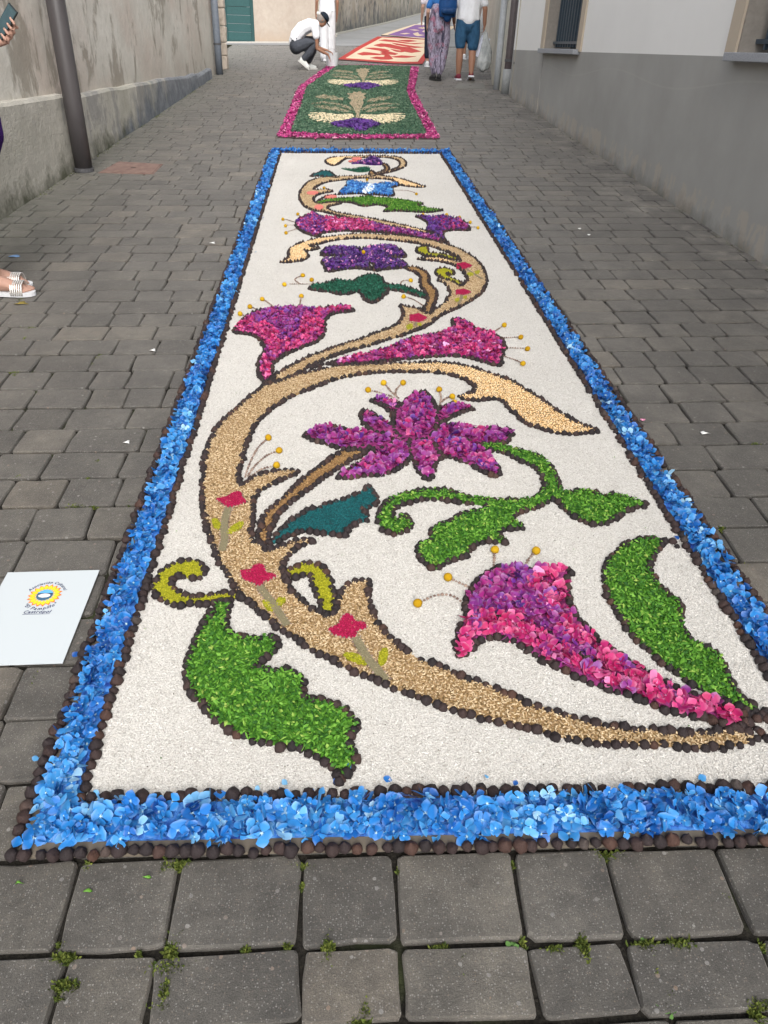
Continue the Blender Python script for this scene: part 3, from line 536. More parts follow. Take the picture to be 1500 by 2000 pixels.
PX = lambda spec: [P(u, v) for u, v in TR(spec)]
polys = []
LILY = ['F 640,335 660,390 720,430 790,440 860,432 915,385 930,300 925,240', 'F 1010,425 1100,440 1180,458 1240,470', 'F 440,478 520,500 600,480 650,440', 'F 500,378 560,392 640,400', 'F 750,560 750,500 740,460', 'F 960,545 930,500 910,460', 'F 640,335 640,290 665,230 700,205']
for name, kind, px, label in MOT:
    poly = smooth(GP(px), True, 3 if name != 'lily_flower' else 2)
    polys.append(poly)
    z = .018 if kind in ('barley', 'brown') else .020
    mo = sheet(name, poly, z, base_mats[kind], carpet, .006, label=label)
    near_y = poly[:, 1].min()
    if not (name == 'leaf' and kind == 'dgreen') and name != 'bud': pod_line(poly, True, .0205, .0119)
    area_p = fill
    if kind == 'barley':
        pts = fill(poly, 34000); 
        t = np.clip((pts[:, 1] - P(700, 740)[1]) / .3, 0, 1)
        if px is S1: corn = (pts[:, 0] > P(760, 735)[0]) & (pts[:, 1] > P(1100, 856)[1] - .02); pr = np.clip((pts[:, 0] - P(720, 735)[0]) / .32, 0, 1) * corn
        elif px is S2: pr = np.clip((P(700, 470)[0] - pts[:, 0]) / .2, 0, 1) * (pts[:, 1] > P(600, 530)[1]); pr = np.maximum(pr, ((pts[:, 1] > P(830, 520)[1]) & (pts[:, 1] < P(830, 508)[1]) & (pts[:, 0] < P(880, 515)[0])))
        else: pr = np.maximum((pts[:, 0] > P(765, 360)[0]) & (pts[:, 1] < P(765, 352)[1]), (pts[:, 0] < P(690, 320)[0]) & (pts[:, 1] > P(600, 330)[1])).astype(float)
        isc = rng.random(len(pts)) < pr
        mo_s = [('barley_grain', pts[~isc], .0085, 'barley'), ('corn_grit', pts[isc], .0062, 'corn')]
        MB = {'barley': _cache.get('mb') or piece('barley', [(0, (.20, .12, .055)), (.3, (.36, .245, .13)), (.7, (.48, .36, .21)), (1, (.62, .49, .32))], .6, .3),
              'corn': _cache.get('mc') or piece('corn_grit', [(0, (.62, .36, .14)), (.5, (.80, .55, .28)), (1, (.86, .72, .5))], .6, .3)}
        _cache['mb'], _cache['mc'] = MB['barley'], MB['corn']
        for nm, pp, L, mk in mo_s: grains(nm, pp, L, z, MB[mk], mo, .004, lf=1.15 if mk == 'corn' else .85)
        if isc.any():
            cp = pts[isc]
    elif kind == 'brown':
        mb = _cache.get('mbr') or piece('brown_seed', [(0, (.13, .065, .022)), (.6, (.27, .155, .06)), (1, (.42, .27, .12))], .6, .3); _cache['mbr'] = mb
        grains('brown_seed', fill(poly, 34000), .0075, z, mb, mo, .003, lf=.85)
    elif kind in ('teal', 'lime'):
        st = {'teal': [(0, (.001, .025, .03)), (.6, (.002, .06, .068)), (1, (.012, .13, .14))], 'lime': [(0, (.20, .20, .006)), (.5, (.31, .30, .008)), (1, (.42, .40, .02))]}[kind]
        mm = _cache.get('m' + kind) or piece(kind + '_rice', st, .6, .3); _cache['m' + kind] = mm
        grains(kind + '_rice', fill(poly, 60000 if near_y < 4 else 30000), .0062, z, mm, mo, .003, lf=.8)
    elif kind in ('green', 'dgreen'):
        st = {'green': [(0, (.018, .075, .010)), (.3, (.042, .15, .015)), (.6, (.085, .24, .022)), (.9, (.16, .36, .045)), (1, (.32, .44, .09))], 'dgreen': [(0, (.006, .03, .018)), (.6, (.015, .10, .06)), (1, (.03, .17, .11))]}[kind]
        mm = _cache.get('m' + kind) or piece(kind + '_clipping', st, .6, .25, trans=.2); _cache['m' + kind] = mm
        d = 24000 if near_y < 3 else 15000
        clippings('leaf_clippings', fill(poly, d), .0145, z, mm, mo)
    else:
        far = near_y > 3.4; sz = .0190 if not far else .0110
        d = 3600 if not far else 5200
        if near_y > 2 and not far: sz, d = .0135, 4600
        pts = fill(poly, d)
        if name == 'lily_flower':
            for ln_ in LILY: 
                q_ = resample(smooth(PX(ln_), False, 3), .012, False); pts = pts[np.min(np.linalg.norm(pts[:, None] - q_[None], axis=2), axis=1) > .019]
        q_ = resample(poly, .015, True); pts = pts[np.min(np.linalg.norm(pts[:, None] - q_[None], axis=2), axis=1) > (.0075 if far else .009)]
        n = len(pts)
        if kind == 'pink' and name == 'trumpet_flower' and near_y < 1.6:
            core = inside(smooth(PX('J 470,590 450,480 500,380 600,290 760,235 870,250 910,320 930,420 1000,540 1100,650 1200,760 1330,850 1300,905 1180,840 1060,740 900,650 760,600 600,575')), pts)
            v = np.where(core, rng.choice([.10, .27, .36, .43, .5], n, p=[.06, .14, .3, .32, .18]), rng.choice([.34, .46, .56, .64, .72, .84, .94], n, p=[.06, .12, .14, .24, .20, .16, .08]))
        elif kind == 'pink' and name == 'trumpet_flower' and near_y < 3.6 and px[0][0] < 500:
            core = inside(smooth(PX('C 220,250 430,160 880,150 760,260 720,380 640,460 540,480 480,350 300,270')), pts)
            v = np.where(core, rng.choice([.2, .36, .42, .48, .56], n, p=[.12, .28, .28, .2, .12]), rng.choice([.42, .55, .64, .72, .88], n))
        elif name == 'lily_flower': v = rng.choice([.12, .3, .38, .44, .50, .56, .70, .9], n, p=[.04, .12, .27, .25, .2, .07, .03, .02])
        elif kind == 'violet': v = rng.choice([0, .08, .2, .3, .96], n, p=[.4, .3, .17, .08, .05])
        elif kind == 'bluepatch': v = rng.choice([.2, .4, .6, .9], n)
        elif px[0][1] < 500 and px[0][0] > 750: v = np.where(rng.random(n) < np.clip((pts[:, 0] - P(830, 440)[0]) / .3, .1, .9), rng.choice([.4, .5, .6, .3], n), rng.choice([0, .1, .2], n))
        elif px[0][1] < 500: t = (pts[:, 0] - P(580, 440)[0]) / (P(860, 470)[0] - P(580, 440)[0]); v = np.where(rng.random(n) < .22, rng.choice([.1, .95], n), np.where(t > .55, rng.choice([.3, .4, .45], n), np.where(t < .2, rng.choice([.15, .35, .6], n), rng.choice([.55, .65, .8], n))))
        else: v = rng.choice([.4, .5, .58, .66, .8, .95], n, p=[.15, .25, .22, .2, .12, .06])
        v = np.clip(v + rng.normal(0, .03, n), 0, 1)
        pos = np.c_[pts, z + .003 + rng.random(n) * .008]; R = rots(rng.uniform(0, 2 * PI, n), rng.normal(0, .42, n), rng.normal(0, .42, n)); S = sz * rng.uniform(.8, 1.2, n)
        mA, mO = (M_BLUE, M_BLUEO) if kind == 'bluepatch' else (M_PINK, M_PINKO)
        lay_florets(pos, R, S, v, mA, mO, mo, 'petal_floret', 'petal_florets', 300 if near_y < 2.6 else 0)
        if kind == 'bluepatch':
            pc = fill(smooth(PX('A 505,318 520,285 560,262 585,290 545,322')), 9000); m = len(pc)
            link('pale_petals', scatter('pale_petals', *FT[0][:2], np.c_[pc, np.full(m, z + .012)], rots(rng.uniform(0, 6, m), rng.normal(0, .3, m), rng.normal(0, .3, m)), np.full(m, .009), np.ones(m), FT[0][2]), piece('pale_petal', [(0, (.6, .68, .8)), (1, (.7, .78, .85))], .5, .3), mo, kind='stuff')
# extra dark pod lines inside and between the motifs
for spec in ('J 490,600 560,590 640,575 720,590 800,602 870,640', 'J 890,262 905,300 915,350 935,380', 'J 900,620 980,690 1080,720 1140,690', 'J 1130,790 1250,850 1330,900 1430,940', 
             'C 400,880 355,930 300,985', 'K 740,105 790,100 830,130', 'K 1340,1362 1400,1400 1460,1405', 'K 1330,1440 1400,1480 1480,1545', 'D 70,372 110,352 150,346', 'C 860,720 900,700 950,745', 'G 480,490 420,560 365,630', 'H 1280,1118 1270,1160', 'E 480,1372 520,1400 570,1420', 'A 200,382 235,350 300,330 360,320', 'M 415,555 460,545 500,530', 'X 1462,1425 1480,1440 1490,1452', 'X 1490,1400 1478,1412'):
    pod_line(smooth(PX(spec), False, 3), False)
for spec in LILY: pod_line(smooth(PX(spec), False, 3), False)
# tiny buds round the lily centre and along stamens
buds = []
def bud_line(px, step=.0105, r=.0056):
    for x, y in resample(smooth(GP(px), False, 3), step, False): buds.append((x, y, r * random.uniform(.8, 1.2)))
for spec in ('F 605,408 650,425 700,445 730,470 780,475 840,465 880,450 915,435', 'F 640,440 680,420 720,410', 'F 840,455 870,440'): bud_line(TR(spec), .008)
STAM = [('X', [(480, 940), (488, 915), (503, 885), (525, 863)]), ('X', [(485, 938), (500, 917), (522, 898), (546, 888)]), ('X', [(490, 939), (512, 925), (541, 917)]),
 ('X', [(778, 792), (760, 780), (719, 769)]), ('X', [(778, 785), (766, 775), (749, 755)]), ('X', [(772, 778), (774, 768), (787, 755)]), ('X', [(858, 800), (861, 785), (857, 768)]), ('X', [(862, 793), (870, 786), (883, 782)]), ('X', [(880, 800), (887, 794)]),
 ('X', [(963, 1117), (965, 1083)]), ('X', [(1022, 1117), (1032, 1100), (1045, 1085)]), ('X', [(915, 1156), (895, 1147), (874, 1137)]), ('X', [(904, 1187), (880, 1172), (850, 1172), (815, 1188)]),
 ('X', [(585, 606), (589, 584)]), ('X', [(543, 612), (530, 602), (513, 590)]), ('X', [(510, 615), (489, 605)]), ('X', [(482, 627), (470, 619)]),
 ('X', [(960, 656), (972, 650), (984, 641)]), ('X', [(980, 667), (1016, 665)]), ('X', [(986, 686), (1029, 688)]), ('X', [(983, 703), (1002, 709), (1020, 717)]),
 ('X', [(585, 560), (576, 552), (592, 543)]), ('X', [(612, 561), (556, 561)]), ('X', [(612, 560), (609, 552)]), ('X', [(782, 568), (784, 556), (802, 553)]), ('X', [(825, 603), (808, 592), (788, 585)]),
 ('X', [(588, 432), (582, 422)]), ('X', [(578, 440), (553, 432)]), ('X', [(577, 445), (558, 445)]), ('X', [(578, 453), (559, 459)]), ('X', [(830, 428), (826, 423)]), ('X', [(878, 432), (872, 423)]), ('X', [(889, 435), (897, 428)]), ('X', [(905, 442), (918, 438)]), ('X', [(915, 449), (933, 449)]), ('X', [(770, 376), (795, 377), (813, 382)]), ('X', [(640, 374), (633, 370)]), ('X', [(728, 355), (717, 354)])]
M_BALL = piece('yellow_ball', [(0, (.32, .18, .006)), (1, (.46, .29, .015))], .9, .1, obj=True)
sph = bmesh.new(); bmesh.ops.create_icosphere(sph, subdivisions=2, radius=1)
for v_ in sph.verts: v_.co *= 1 + random.gauss(0, .035)
bme = bpy.data.meshes.new('yellow_ball'); sph.to_mesh(bme); bme.materials.append(M_BALL)
sph.free(); bme.polygons.foreach_set('use_smooth', [True] * len(bme.polygons))
for _, px in STAM:
    bud_line(px[:-1] + [((px[-1][0] * 4 + px[-2][0]) / 5, (px[-1][1] * 4 + px[-2][1]) / 5)])
    x, y = P(px[-1][0], px[-1][1] + 3); r = .0125 if px[-1][1] > 500 else .0115
    o = link('yellow_ball', bme, None, carpet); o.location = (x, y, .014 + r * .75); o.scale = (r, r, r * .9); o.rotation_euler = (random.random() * 6, random.random() * 6, 0); o.color = (random.random(), 0, 0, 1)
x, y = P(710, 506); o = link('yellow_ball', bme, None, carpet); o.location = (x, y, .04); o.scale = (.012,) * 3; o.color = (.4, 0, 0, 1)
# printed-smooth powder blossoms on the stems
M_RED = mat_rice('crimson_salt', (.26, .004, .035), (.33, .006, .05), (.36, .010, .06), 420); M_OLV = mat_rice('olive_salt', (.14, .12, .07), (.20, .175, .10), (.24, .21, .13), 500); M_CORAL = mat_rice('coral_salt', (.5, .12, .1), (.6, .17, .14), (.62, .2, .16), 400)
M_REDG = piece('crimson_grain', [(0, (.17, .003, .03)), (.6, (.34, .006, .055)), (1, (.48, .02, .10))], .8, .2)
def blossom(pts, z=.0235, m=None):
    poly = smooth(pts, True, 3); bo_ = sheet('blossom', poly, z, m or M_RED, carpet, .005); grains('crimson_grain', fill(poly, 90000), .0042, z, M_REDG, bo_, .002)
    for x, y in resample(poly, .011, True): buds.append((x + random.gauss(0, .001), y, .0042 * random.uniform(.8, 1.2)))
blossom(PX('M 130,258 165,250 200,240 235,218 275,216 288,250 308,272 270,292 222,305 180,298 155,275'))
blossom(PX('M 275,682 330,672 350,650 390,640 412,655 425,690 455,695 485,712 440,735 412,745 385,772 340,748 290,730'))
blossom(PX('M 785,1022 840,995 868,945 900,932 930,950 940,975 1000,985 1005,1018 960,1035 940,1072 880,1072 820,1058'))
for (u, v, a, b) in [(904, 527, 15, 6.5), (902, 579, 15, 6), (814, 630, 17, 8.5)]:
    c = [(u + a * math.cos(t) * (1 + .18 * math.cos(3 * t)), v + b * math.sin(t) * (1 + .15 * math.cos(5 * t))) for t in np.linspace(0, 2 * PI, 14)[:-1]]; blossom(GP(c))
for (u, v, a, b) in [(611, 383, 12, 3.6), (623, 411, 9, 4.6), (645, 390, 13, 3.4), (697, 315, 10, 2.4), (690, 320, 10, 1.6)]:
    c = [(u + a * math.cos(t), v + b * math.sin(t)) for t in np.linspace(0, 2 * PI, 10)[:-1]]; sheet('blossom', smooth(GP(c)), .0245, M_CORAL, carpet, .005)
def band(px, w, name, m, z=.0235):
    q = smooth(GP(px), False, 3); t = np.gradient(q, axis=0); t /= np.linalg.norm(t, axis=1)[:, None]; nn = np.stack([-t[:, 1], t[:, 0]], 1)
    sheet(name, np.vstack([q + nn * w, (q - nn * w)[::-1]]), z, m, carpet, .004)
    for sgn in (1, -1):
        for x, y in resample((q + nn * w * sgn * 1.15), .012, False): buds.append((x, y, .0038 * random.uniform(.7, 1.2)))
for spec, w in (('M 205,310 185,370 178,440 182,500 165,560', .0105), ('M 385,772 420,820 460,870 500,930 545,1000', .0095), ('M 945,1072 975,1130 1010,1190 1050,1240 1120,1325', .0105), ('B 1262,280 1310,315 1370,350', .005), ('B 1235,452 1225,490 1210,520', .005), ('B 935,625 925,665', .005)): band(TR(spec), w, 'blossom_stalk', M_OLV)
for spec in ('M 105,378 140,378 160,410 150,435 120,425', 'M 192,455 215,425 250,400 292,392 280,425 240,450 200,465', 'M 400,860 430,858 475,895 465,915 430,910', 'M 480,880 490,845 530,835 535,860 505,888', 'M 870,1170 920,1160 980,1185 1012,1230 960,1225 900,1200', 'M 1080,1235 1078,1180 1100,1140 1130,1138 1130,1190 1108,1232',
             'B 1265,315 1300,305 1310,325 1280,330', 'B 1318,300 1350,293 1348,312 1325,316', 'B 1185,485 1215,478 1215,500 1190,500', 'B 1238,475 1265,462 1260,485', 'B 862,668 900,650 905,680 875,690', 'B 930,655 960,645 962,665'):
    pl = smooth(PX(spec), True, 3); lo = sheet('blossom_leaf', pl, .023, base_mats['lime'], carpet, .005); grains('lime_rice', fill(pl, 50000), .0055, .023, _cache['mlime'], lo, .002, lf=.8)
M_BUD = piece('small_bud', [(0, (.10, .06, .05)), (.5, (.20, .14, .11)), (1, (.32, .24, .19))], .7, .3)
bt = np.array([(.9, 0, .2), (.3, .85, .25), (-.75, .5, .2), (-.75, -.5, .25), (.3, -.85, .2), (.1, 0, 1.25)]); bF = np.array([(0, 1, 5), (1, 2, 5), (2, 3, 5), (3, 4, 5), (4, 0, 5)])
b_ = np.array(buds); n = len(b_); zb = np.full(n, .0155)
for poly in polys[:3]: zb[inside(poly, b_[:, :2])] = .021
link('small_buds', scatter('small_buds', bt, bF, np.c_[b_[:, :2], zb], rots(rng.uniform(0, 6, n), np.zeros(n), np.zeros(n)), b_[:, 2], rng.random(n)), M_BUD, carpet, kind='stuff')
# pods: nearest 300 as parts, the rest joined
pa = np.array(pods); pa = pa[np.argsort(pa[:, 1])]
PMsh = []
for s_ in range(6):
    tv, tf = pod_t(s_); me = npmesh('seed_pod', tv, tf, True); me.materials.append(M_PODO); PMsh.append(me)
vis_p = [i for i in range(len(pa)) if visible(pa[i, 0], pa[i, 1])][:300]; sv = set(vis_p)
for i in vis_p:
    x, y, r, v = pa[i]; o = link('seed_pod', random.choice(PMsh), None, carpet); o.location = (x, y, .0095 if (y < MAIN[0][1] + .05) else .0125); o.scale = (r, r, r); o.rotation_euler = (random.gauss(0, .22), random.gauss(0, .22), random.random() * 6); o.color = (v, 0, 0, 1)
ot = [i for i in range(len(pa)) if i not in sv]; q = pa[ot]
for nm, sel in (('seed_pods_middle', q[:, 1] < 3.4), ('seed_pods_far', q[:, 1] >= 3.4)):
    g = q[sel]; n = len(g); tv, tf = pod_t(1, 7, True) if 'middle' in nm else pod_t(2, 6, False)
    link(nm, scatter(nm, tv, tf, np.c_[g[:, :2], np.full(n, .0125)], rots(rng.uniform(0, 6, n), rng.normal(0, .15, n), rng.normal(0, .15, n)), g[:, 2], g[:, 3]), M_POD, carpet, kind='stuff')
# blue hydrangea border
mid_o, mid_i = quad_inset(MAIN, .027, .020, .027, .022), quad_inset(MAIN, .090, .104, .090, .082)
bp = fill(mid_o, 4600); bp = bp[~inside(mid_i, bp)]; n = len(bp)
ph = np.sin(bp[:, 1] * 9) * .5 + np.sin(bp[:, 0] * 13 + bp[:, 1] * 4) * .5
v = np.clip(.5 + .16 * ph + rng.normal(0, .20, n), 0, 1)
pos = np.c_[bp, .017 + rng.random(n) * .024]; R = rots(rng.uniform(0, 6.28, n), rng.normal(0, .55, n), rng.normal(0, .55, n)); S = .0172 * rng.uniform(.6, 1.35, n)
sel = np.array([visible(a, b) for a, b in bp]); pos, R, S, v = pos[sel], R[sel], S[sel], v[sel]
lay_florets(pos, R, S, v, M_BLUE, M_BLUEO, carpet, 'blue_floret', 'blue_florets', 300)
bpi = quad_inset(MAIN, .096, .108, .096, .09)
bed = [tuple(p) for p in mid_o] + [tuple(mid_o[0])] + [tuple(bpi[0])] + [tuple(p) for p in bpi[::-1]][:-1] + [tuple(bpi[0])]
for k in range(4):
    bo_ = quad_inset(MAIN, .034, .032, .034, .030); a, b, c, d = bo_[k], bo_[(k + 1) % 4], bpi[(k + 1) % 4], bpi[k]; sheet('border_bed', [a, b, c, d], .0135, base_mats['bluepatch'], carpet, .004)
# stray petals, clippings and specks fallen on and beside the carpet
sp_ = []
for k in range(46):
    e_ = random.choice((0, 1, 2, 3)); t_ = random.random(); a_, b_ = np.array(INN[e_]), np.array(INN[(e_ + 1) % 4]); q_ = a_ + (b_ - a_) * t_; c_ = np.mean(INN, 0); q_ = q_ + (c_ - q_) / np.linalg.norm(c_ - q_) * abs(random.gauss(0, .02)); sp_.append((q_[0], q_[1], .019))
for k in range(26):
    e_ = random.choice((1, 3)); t_ = random.random(); a_, b_ = np.array(OUT[e_]), np.array(OUT[(e_ + 1) % 4]); q_ = a_ + (b_ - a_) * t_; sg = 1 if e_ == 1 else -1; sp_.append((q_[0] + sg * abs(random.gauss(0, .012)), q_[1], .014))
n = len(sp_); link('fallen_petals', scatter('fp', *FT1[0][:2], sp_, rots(rng.uniform(0, 6.28, n), rng.normal(0, .3, n), rng.normal(0, .3, n)), .018 * rng.uniform(.6, 1.1, n), rng.random(n), FT1[0][2]), M_BLUE, carpet, kind='stuff')
sp_ = fill(INN, 26); n = len(sp_); link('stray_clippings', scatter('sc', clip, clF, np.c_[sp_, np.full(n, .019)], rots(rng.uniform(0, 6.28, n), rng.normal(0, .2, n), rng.normal(0, .2, n)), .006 * rng.uniform(.3, 1.1, n), rng.random(n), smooth=False), _cache['mgreen'], carpet, kind='stuff')
sp_ = fill(INN, 170); n = len(sp_); grains('dark_husks', sp_, .0045, .017, piece('dark_husk', [(0, (.06, .05, .04)), (1, (.30, .27, .22))], .8, .2), carpet, .002)
# rice grains over the white field
pts = fill(INN, 34000)
d_ = pts[:, 1]; keep = rng.random(len(pts)) < np.clip(1.1 - (d_ - 1.1) * .45, .10, .92); pts = pts[keep]
m = np.zeros(len(pts), bool)
for poly in polys: m |= inside(poly, pts)
pts = pts[~m]; M_GRAIN = piece('rice_grain', [(0, (.37, .345, .31)), (.25, (.51, .49, .455)), (1, (.62, .605, .57))], .6, .3)
grains('rice_grains', pts, .0068, .0135, M_GRAIN, carpet, .003, lf=.75, tilt=.22)
# ================================================================== OTHER CARPETS
ZF.update({'Q': (530, 100, 4.286), 'R': (640, 30, 6.25), 'S': (0, 1090, 6.818)})
c2 = empty('flower_carpet', MG4, label='dark green leafy carpet with magenta petal edge and two cream winged plants', cat='flower carpet')
o2 = PX('Q 50,725 95,620 160,480 222,315 300,255 400,180 470,128 850,118 1232,138 1215,240 1195,330 1250,440 1320,570 1410,738 1000,740 700,742 350,738')
sheet('baseboard', o2, .010, plain('dark_board', (.06, .04, .04), .8), c2, .009)
i2 = PX('Q 165,685 215,540 262,420 292,312 400,235 555,128 850,128 1168,138 1130,345 1160,420 1220,540 1300,705 900,712 600,708 350,700')
sheet('leaf_bed', i2, .0145, base_mats['dgreen'], c2, .004)
M_LONG = piece('cut_leaf', [(0, (.018, .045, .026)), (.5, (.05, .105, .062)), (.85, (.095, .17, .10)), (1, (.22, .30, .21))], .6, .3, trans=.15)
clippings('cut_leaves', fill(i2, 2600), .042, .015, M_LONG, c2, w=.45, tilt=.25)
pp = fill(o2, 3000); pp = pp[~inside(i2, pp)]; n = len(pp)
M_MAG = piece('magenta_petal', [(0, (.20, .01, .09)), (.5, (.42, .03, .17)), (.85, (.55, .10, .26)), (1, (.7, .4, .5))], .5, .3)
link('magenta_petals', scatter('mag', FT1[3][0], FT1[3][1], np.c_[pp, (.012 + rng.random(n) * .008)], rots(rng.uniform(0, 6, n), rng.normal(0, .4, n), rng.normal(0, .4, n)), (.0165 * rng.uniform(.7, 1.2, n)), rng.random(n) ** 1.3, FT1[3][2]), M_MAG, c2, kind='stuff')
M_CREAM, M_TAN, M_VIO = mat_rice('cream_grain', (.50, .40, .24), (.66, .55, .36), (.72, .63, .45), 90), mat_rice('tan_grain', (.24, .19, .12), (.36, .29, .19), (.42, .34, .24), 90), base_mats['violet']
WL = [(312, 536), (430, 534), (550, 550), (680, 545), (692, 572), (610, 598), (520, 612), (482, 624), (492, 602), (440, 618), (432, 612), (462, 592), (385, 610), (378, 602), (450, 580), (345, 596), (342, 588), (440, 570), (322, 580), (320, 571), (440, 559), (312, 562), (312, 553), (440, 548)]
wl = 'Q ' + ' '.join('%d,%d' % p for p in WL); wr = 'Q ' + ' '.join('%d,%d' % (1432 - x, y + 5) for x, y in WL)
pv = 'Q 500,626 560,612 620,606 700,590 760,590 860,612 920,636 850,655 800,680 760,692 700,684 690,662 600,662 520,645'
tk = 'Q 702,592 712,550 690,500 655,455 672,430 636,405 664,396 634,374 682,374 690,356 715,368 745,354 757,373 800,372 768,392 792,408 764,428 772,455 750,500 735,550 740,592'
fr = ['Q 365,400 400,390 440,380 480,392 520,392 560,405 605,408 600,432 560,420 520,428 480,415 430,412', 'Q 800,442 830,415 870,412 900,400 950,402 1015,398 980,415 940,428 900,425 870,442', 'Q 335,456 450,440 560,455 650,482 690,512 650,505 560,468 450,452', 'Q 755,500 800,474 850,462 950,452 1080,462 950,466 850,478 765,515',
      'Q 355,478 400,476 450,475 500,485 550,488 600,505 655,522 610,528 560,520 500,508 420,496', 'Q 790,526 830,505 880,492 960,488 1065,488 1000,498 960,508 900,512 860,526']
def far_copy(px): return [(530 + (765 + ((u - 530) * 4.286 - 715) * .733) / 4.286, 100 + (283 + ((v - 100) * 4.286 - 590) * .536) / 4.286) for u, v in px]
for fn in (lambda q: q, far_copy):
    for nm, spec, m, z in [('cream_wing', wl, M_CREAM, .027), ('cream_wing', wr, M_CREAM, .027), ('grape_cluster', pv, M_VIO, .028), ('plant_trunk', tk, M_TAN, .030)] + [('frond', f_, M_TAN, .026) for f_ in fr]:
        poly = GP(fn(TR(spec))); pc_ = sheet(nm, poly, z, m, c2, .012)
        if nm in ('frond', 'plant_trunk'):
            q = fill(poly, 4500); clippings('dry_leaves', q, .02, z - .004, piece('dry_leaf', [(0, (.24, .19, .11)), (1, (.46, .38, .27))], .7, .2) if 'dl' not in _cache else _cache['dl'], pc_, w=.5, tilt=.3); _cache.setdefault('dl', bpy.data.materials.get('dry_leaf'))
        if nm == 'cream_wing':
            q = fill(poly, 9000); grains('cream_chip', q, .012, z, _cache.setdefault('cc', None) or piece('cream_chip', [(0, (.5, .4, .24)), (1, (.8, .7, .5))], .7, .2), pc_, .002); _cache['cc'] = bpy.data.materials.get('cream_chip')
        if nm == 'grape_cluster':
            q = fill(poly, 3000); n = len(q)
            link('violet_petals', scatter('vp', FT[2][0], FT[2][1], np.c_[q, z + .004 + rng.random(n) * .006], rots(rng.uniform(0, 6, n), rng.normal(0, .4, n), rng.normal(0, .4, n)), .016 * rng.uniform(.7, 1.2, n), rng.random(n) * .22, FT[2][2]), M_PINK, pc_, kind='stuff')
# third: red bordered
c3 = empty('flower_carpet', MG4, label='cream carpet with red border and red flame motifs beyond the green one', cat='flower carpet')
M_REDB, M_CRM3 = mat_rice('red_sawdust', (.34, .03, .025), (.42, .045, .035), (.46, .06, .05), 120), mat_rice('cream_sawdust', (.56, .44, .30), (.64, .52, .37), (.68, .57, .42), 120)
sheet('red_border', PX('R 125,540 350,400 610,262 850,275 1100,292 1330,302 1245,440 1160,597 800,590 450,562'), .011, M_REDB, c3, .010)
sheet('cream_bed', PX('R 222,530 430,402 662,278 950,292 1290,312 1230,400 1098,575 900,575 500,550'), .0155, M_CRM3, c3, .004)
sheet('dark_edge', PX('R 125,540 450,562 800,590 1160,597 1158,606 800,600 450,572 122,549'), .009, plain('dark_edge', (.05, .02, .02), .8), c3, .008)
for spec in ['360,480 440,458 520,465 620,478 680,492 600,498 500,495 420,500', '520,530 600,515 680,520 700,505 640,470 700,465 760,500 800,545 740,552 650,553', '700,505 780,515 900,500 1080,515 960,530 820,525', '450,408 560,405 700,420 760,440 700,460 620,440 540,428', '560,375 650,352 760,360 900,392 1000,400 1140,452 1020,468 940,455 880,430 780,410 700,392 640,395',
             '620,315 700,302 820,315 900,330 1010,350 1200,345 1060,362 940,352 820,335 740,330', '850,310 1000,308 1090,322 980,335 900,322', '780,345 900,360 1040,385 1180,400 1060,408 940,388 840,370', '640,455 740,450 860,480 820,495 720,485', '760,420 880,440 990,445 900,462 820,450']:
    poly = PX('R ' + spec); sheet('flame', poly, .0195, M_REDB, c3, .004)
c4 = empty('flower_carpet', MG4, label='purple carpet with cream edge and pale sprays, farthest full carpet up the lane', cat='flower carpet')
M_PUR = mat_rice('purple_sawdust', (.14, .07, .20), (.20, .10, .28), (.26, .15, .34), 120)
sheet('cream_edge', PX('R 655,242 860,172 1060,112 1300,122 1560,140 1300,300 1100,285 850,258'), .011, M_CRM3, c4, .010)
sheet('purple_bed', PX('R 735,243 900,188 1072,122 1300,130 1480,142 1290,288 1100,275 900,262'), .0155, M_PUR, c4, .004)
sheet('dark_edge', PX('R 655,242 850,258 1100,285 1300,300 1296,308 1100,294 850,266 650,248'), .009, plain('dark_edge', (.05, .02, .02), .8), c4, .008)
for spec in ['1000,182 1060,180 1120,190 1060,194', '1040,230 1100,215 1120,240 1180,250 1100,262 1060,250', '1150,205 1180,188 1200,200 1230,210 1180,214', '880,232 960,222 1010,230 940,240', '1100,160 1170,150 1230,165 1160,172']:
    sheet('pale_spray', PX('R ' + spec), .0195, M_CRM3, c4, .004)
c5 = empty('flower_carpet', MG4, label='white carpet barely seen above the purple one', cat='flower carpet')
sheet('white_bed', PX('R 1090,104 1155,90 1420,92 1400,108 1180,114'), .011, mat_rice('white_sawdust', (.6, .6, .58), (.7, .7, .68), (.75, .75, .74), 120), c5, .010)
# loose white slip between carpets
wsl = sheet('paper_slip', PX('Q 850,122 960,124 955,132 848,130'), .016, plain('paper', (.75, .77, .8), .6), None, .002); wsl.matrix_world = MG4; tag(wsl, 'white slip of paper lying at the far edge of the green carpet', 'paper')

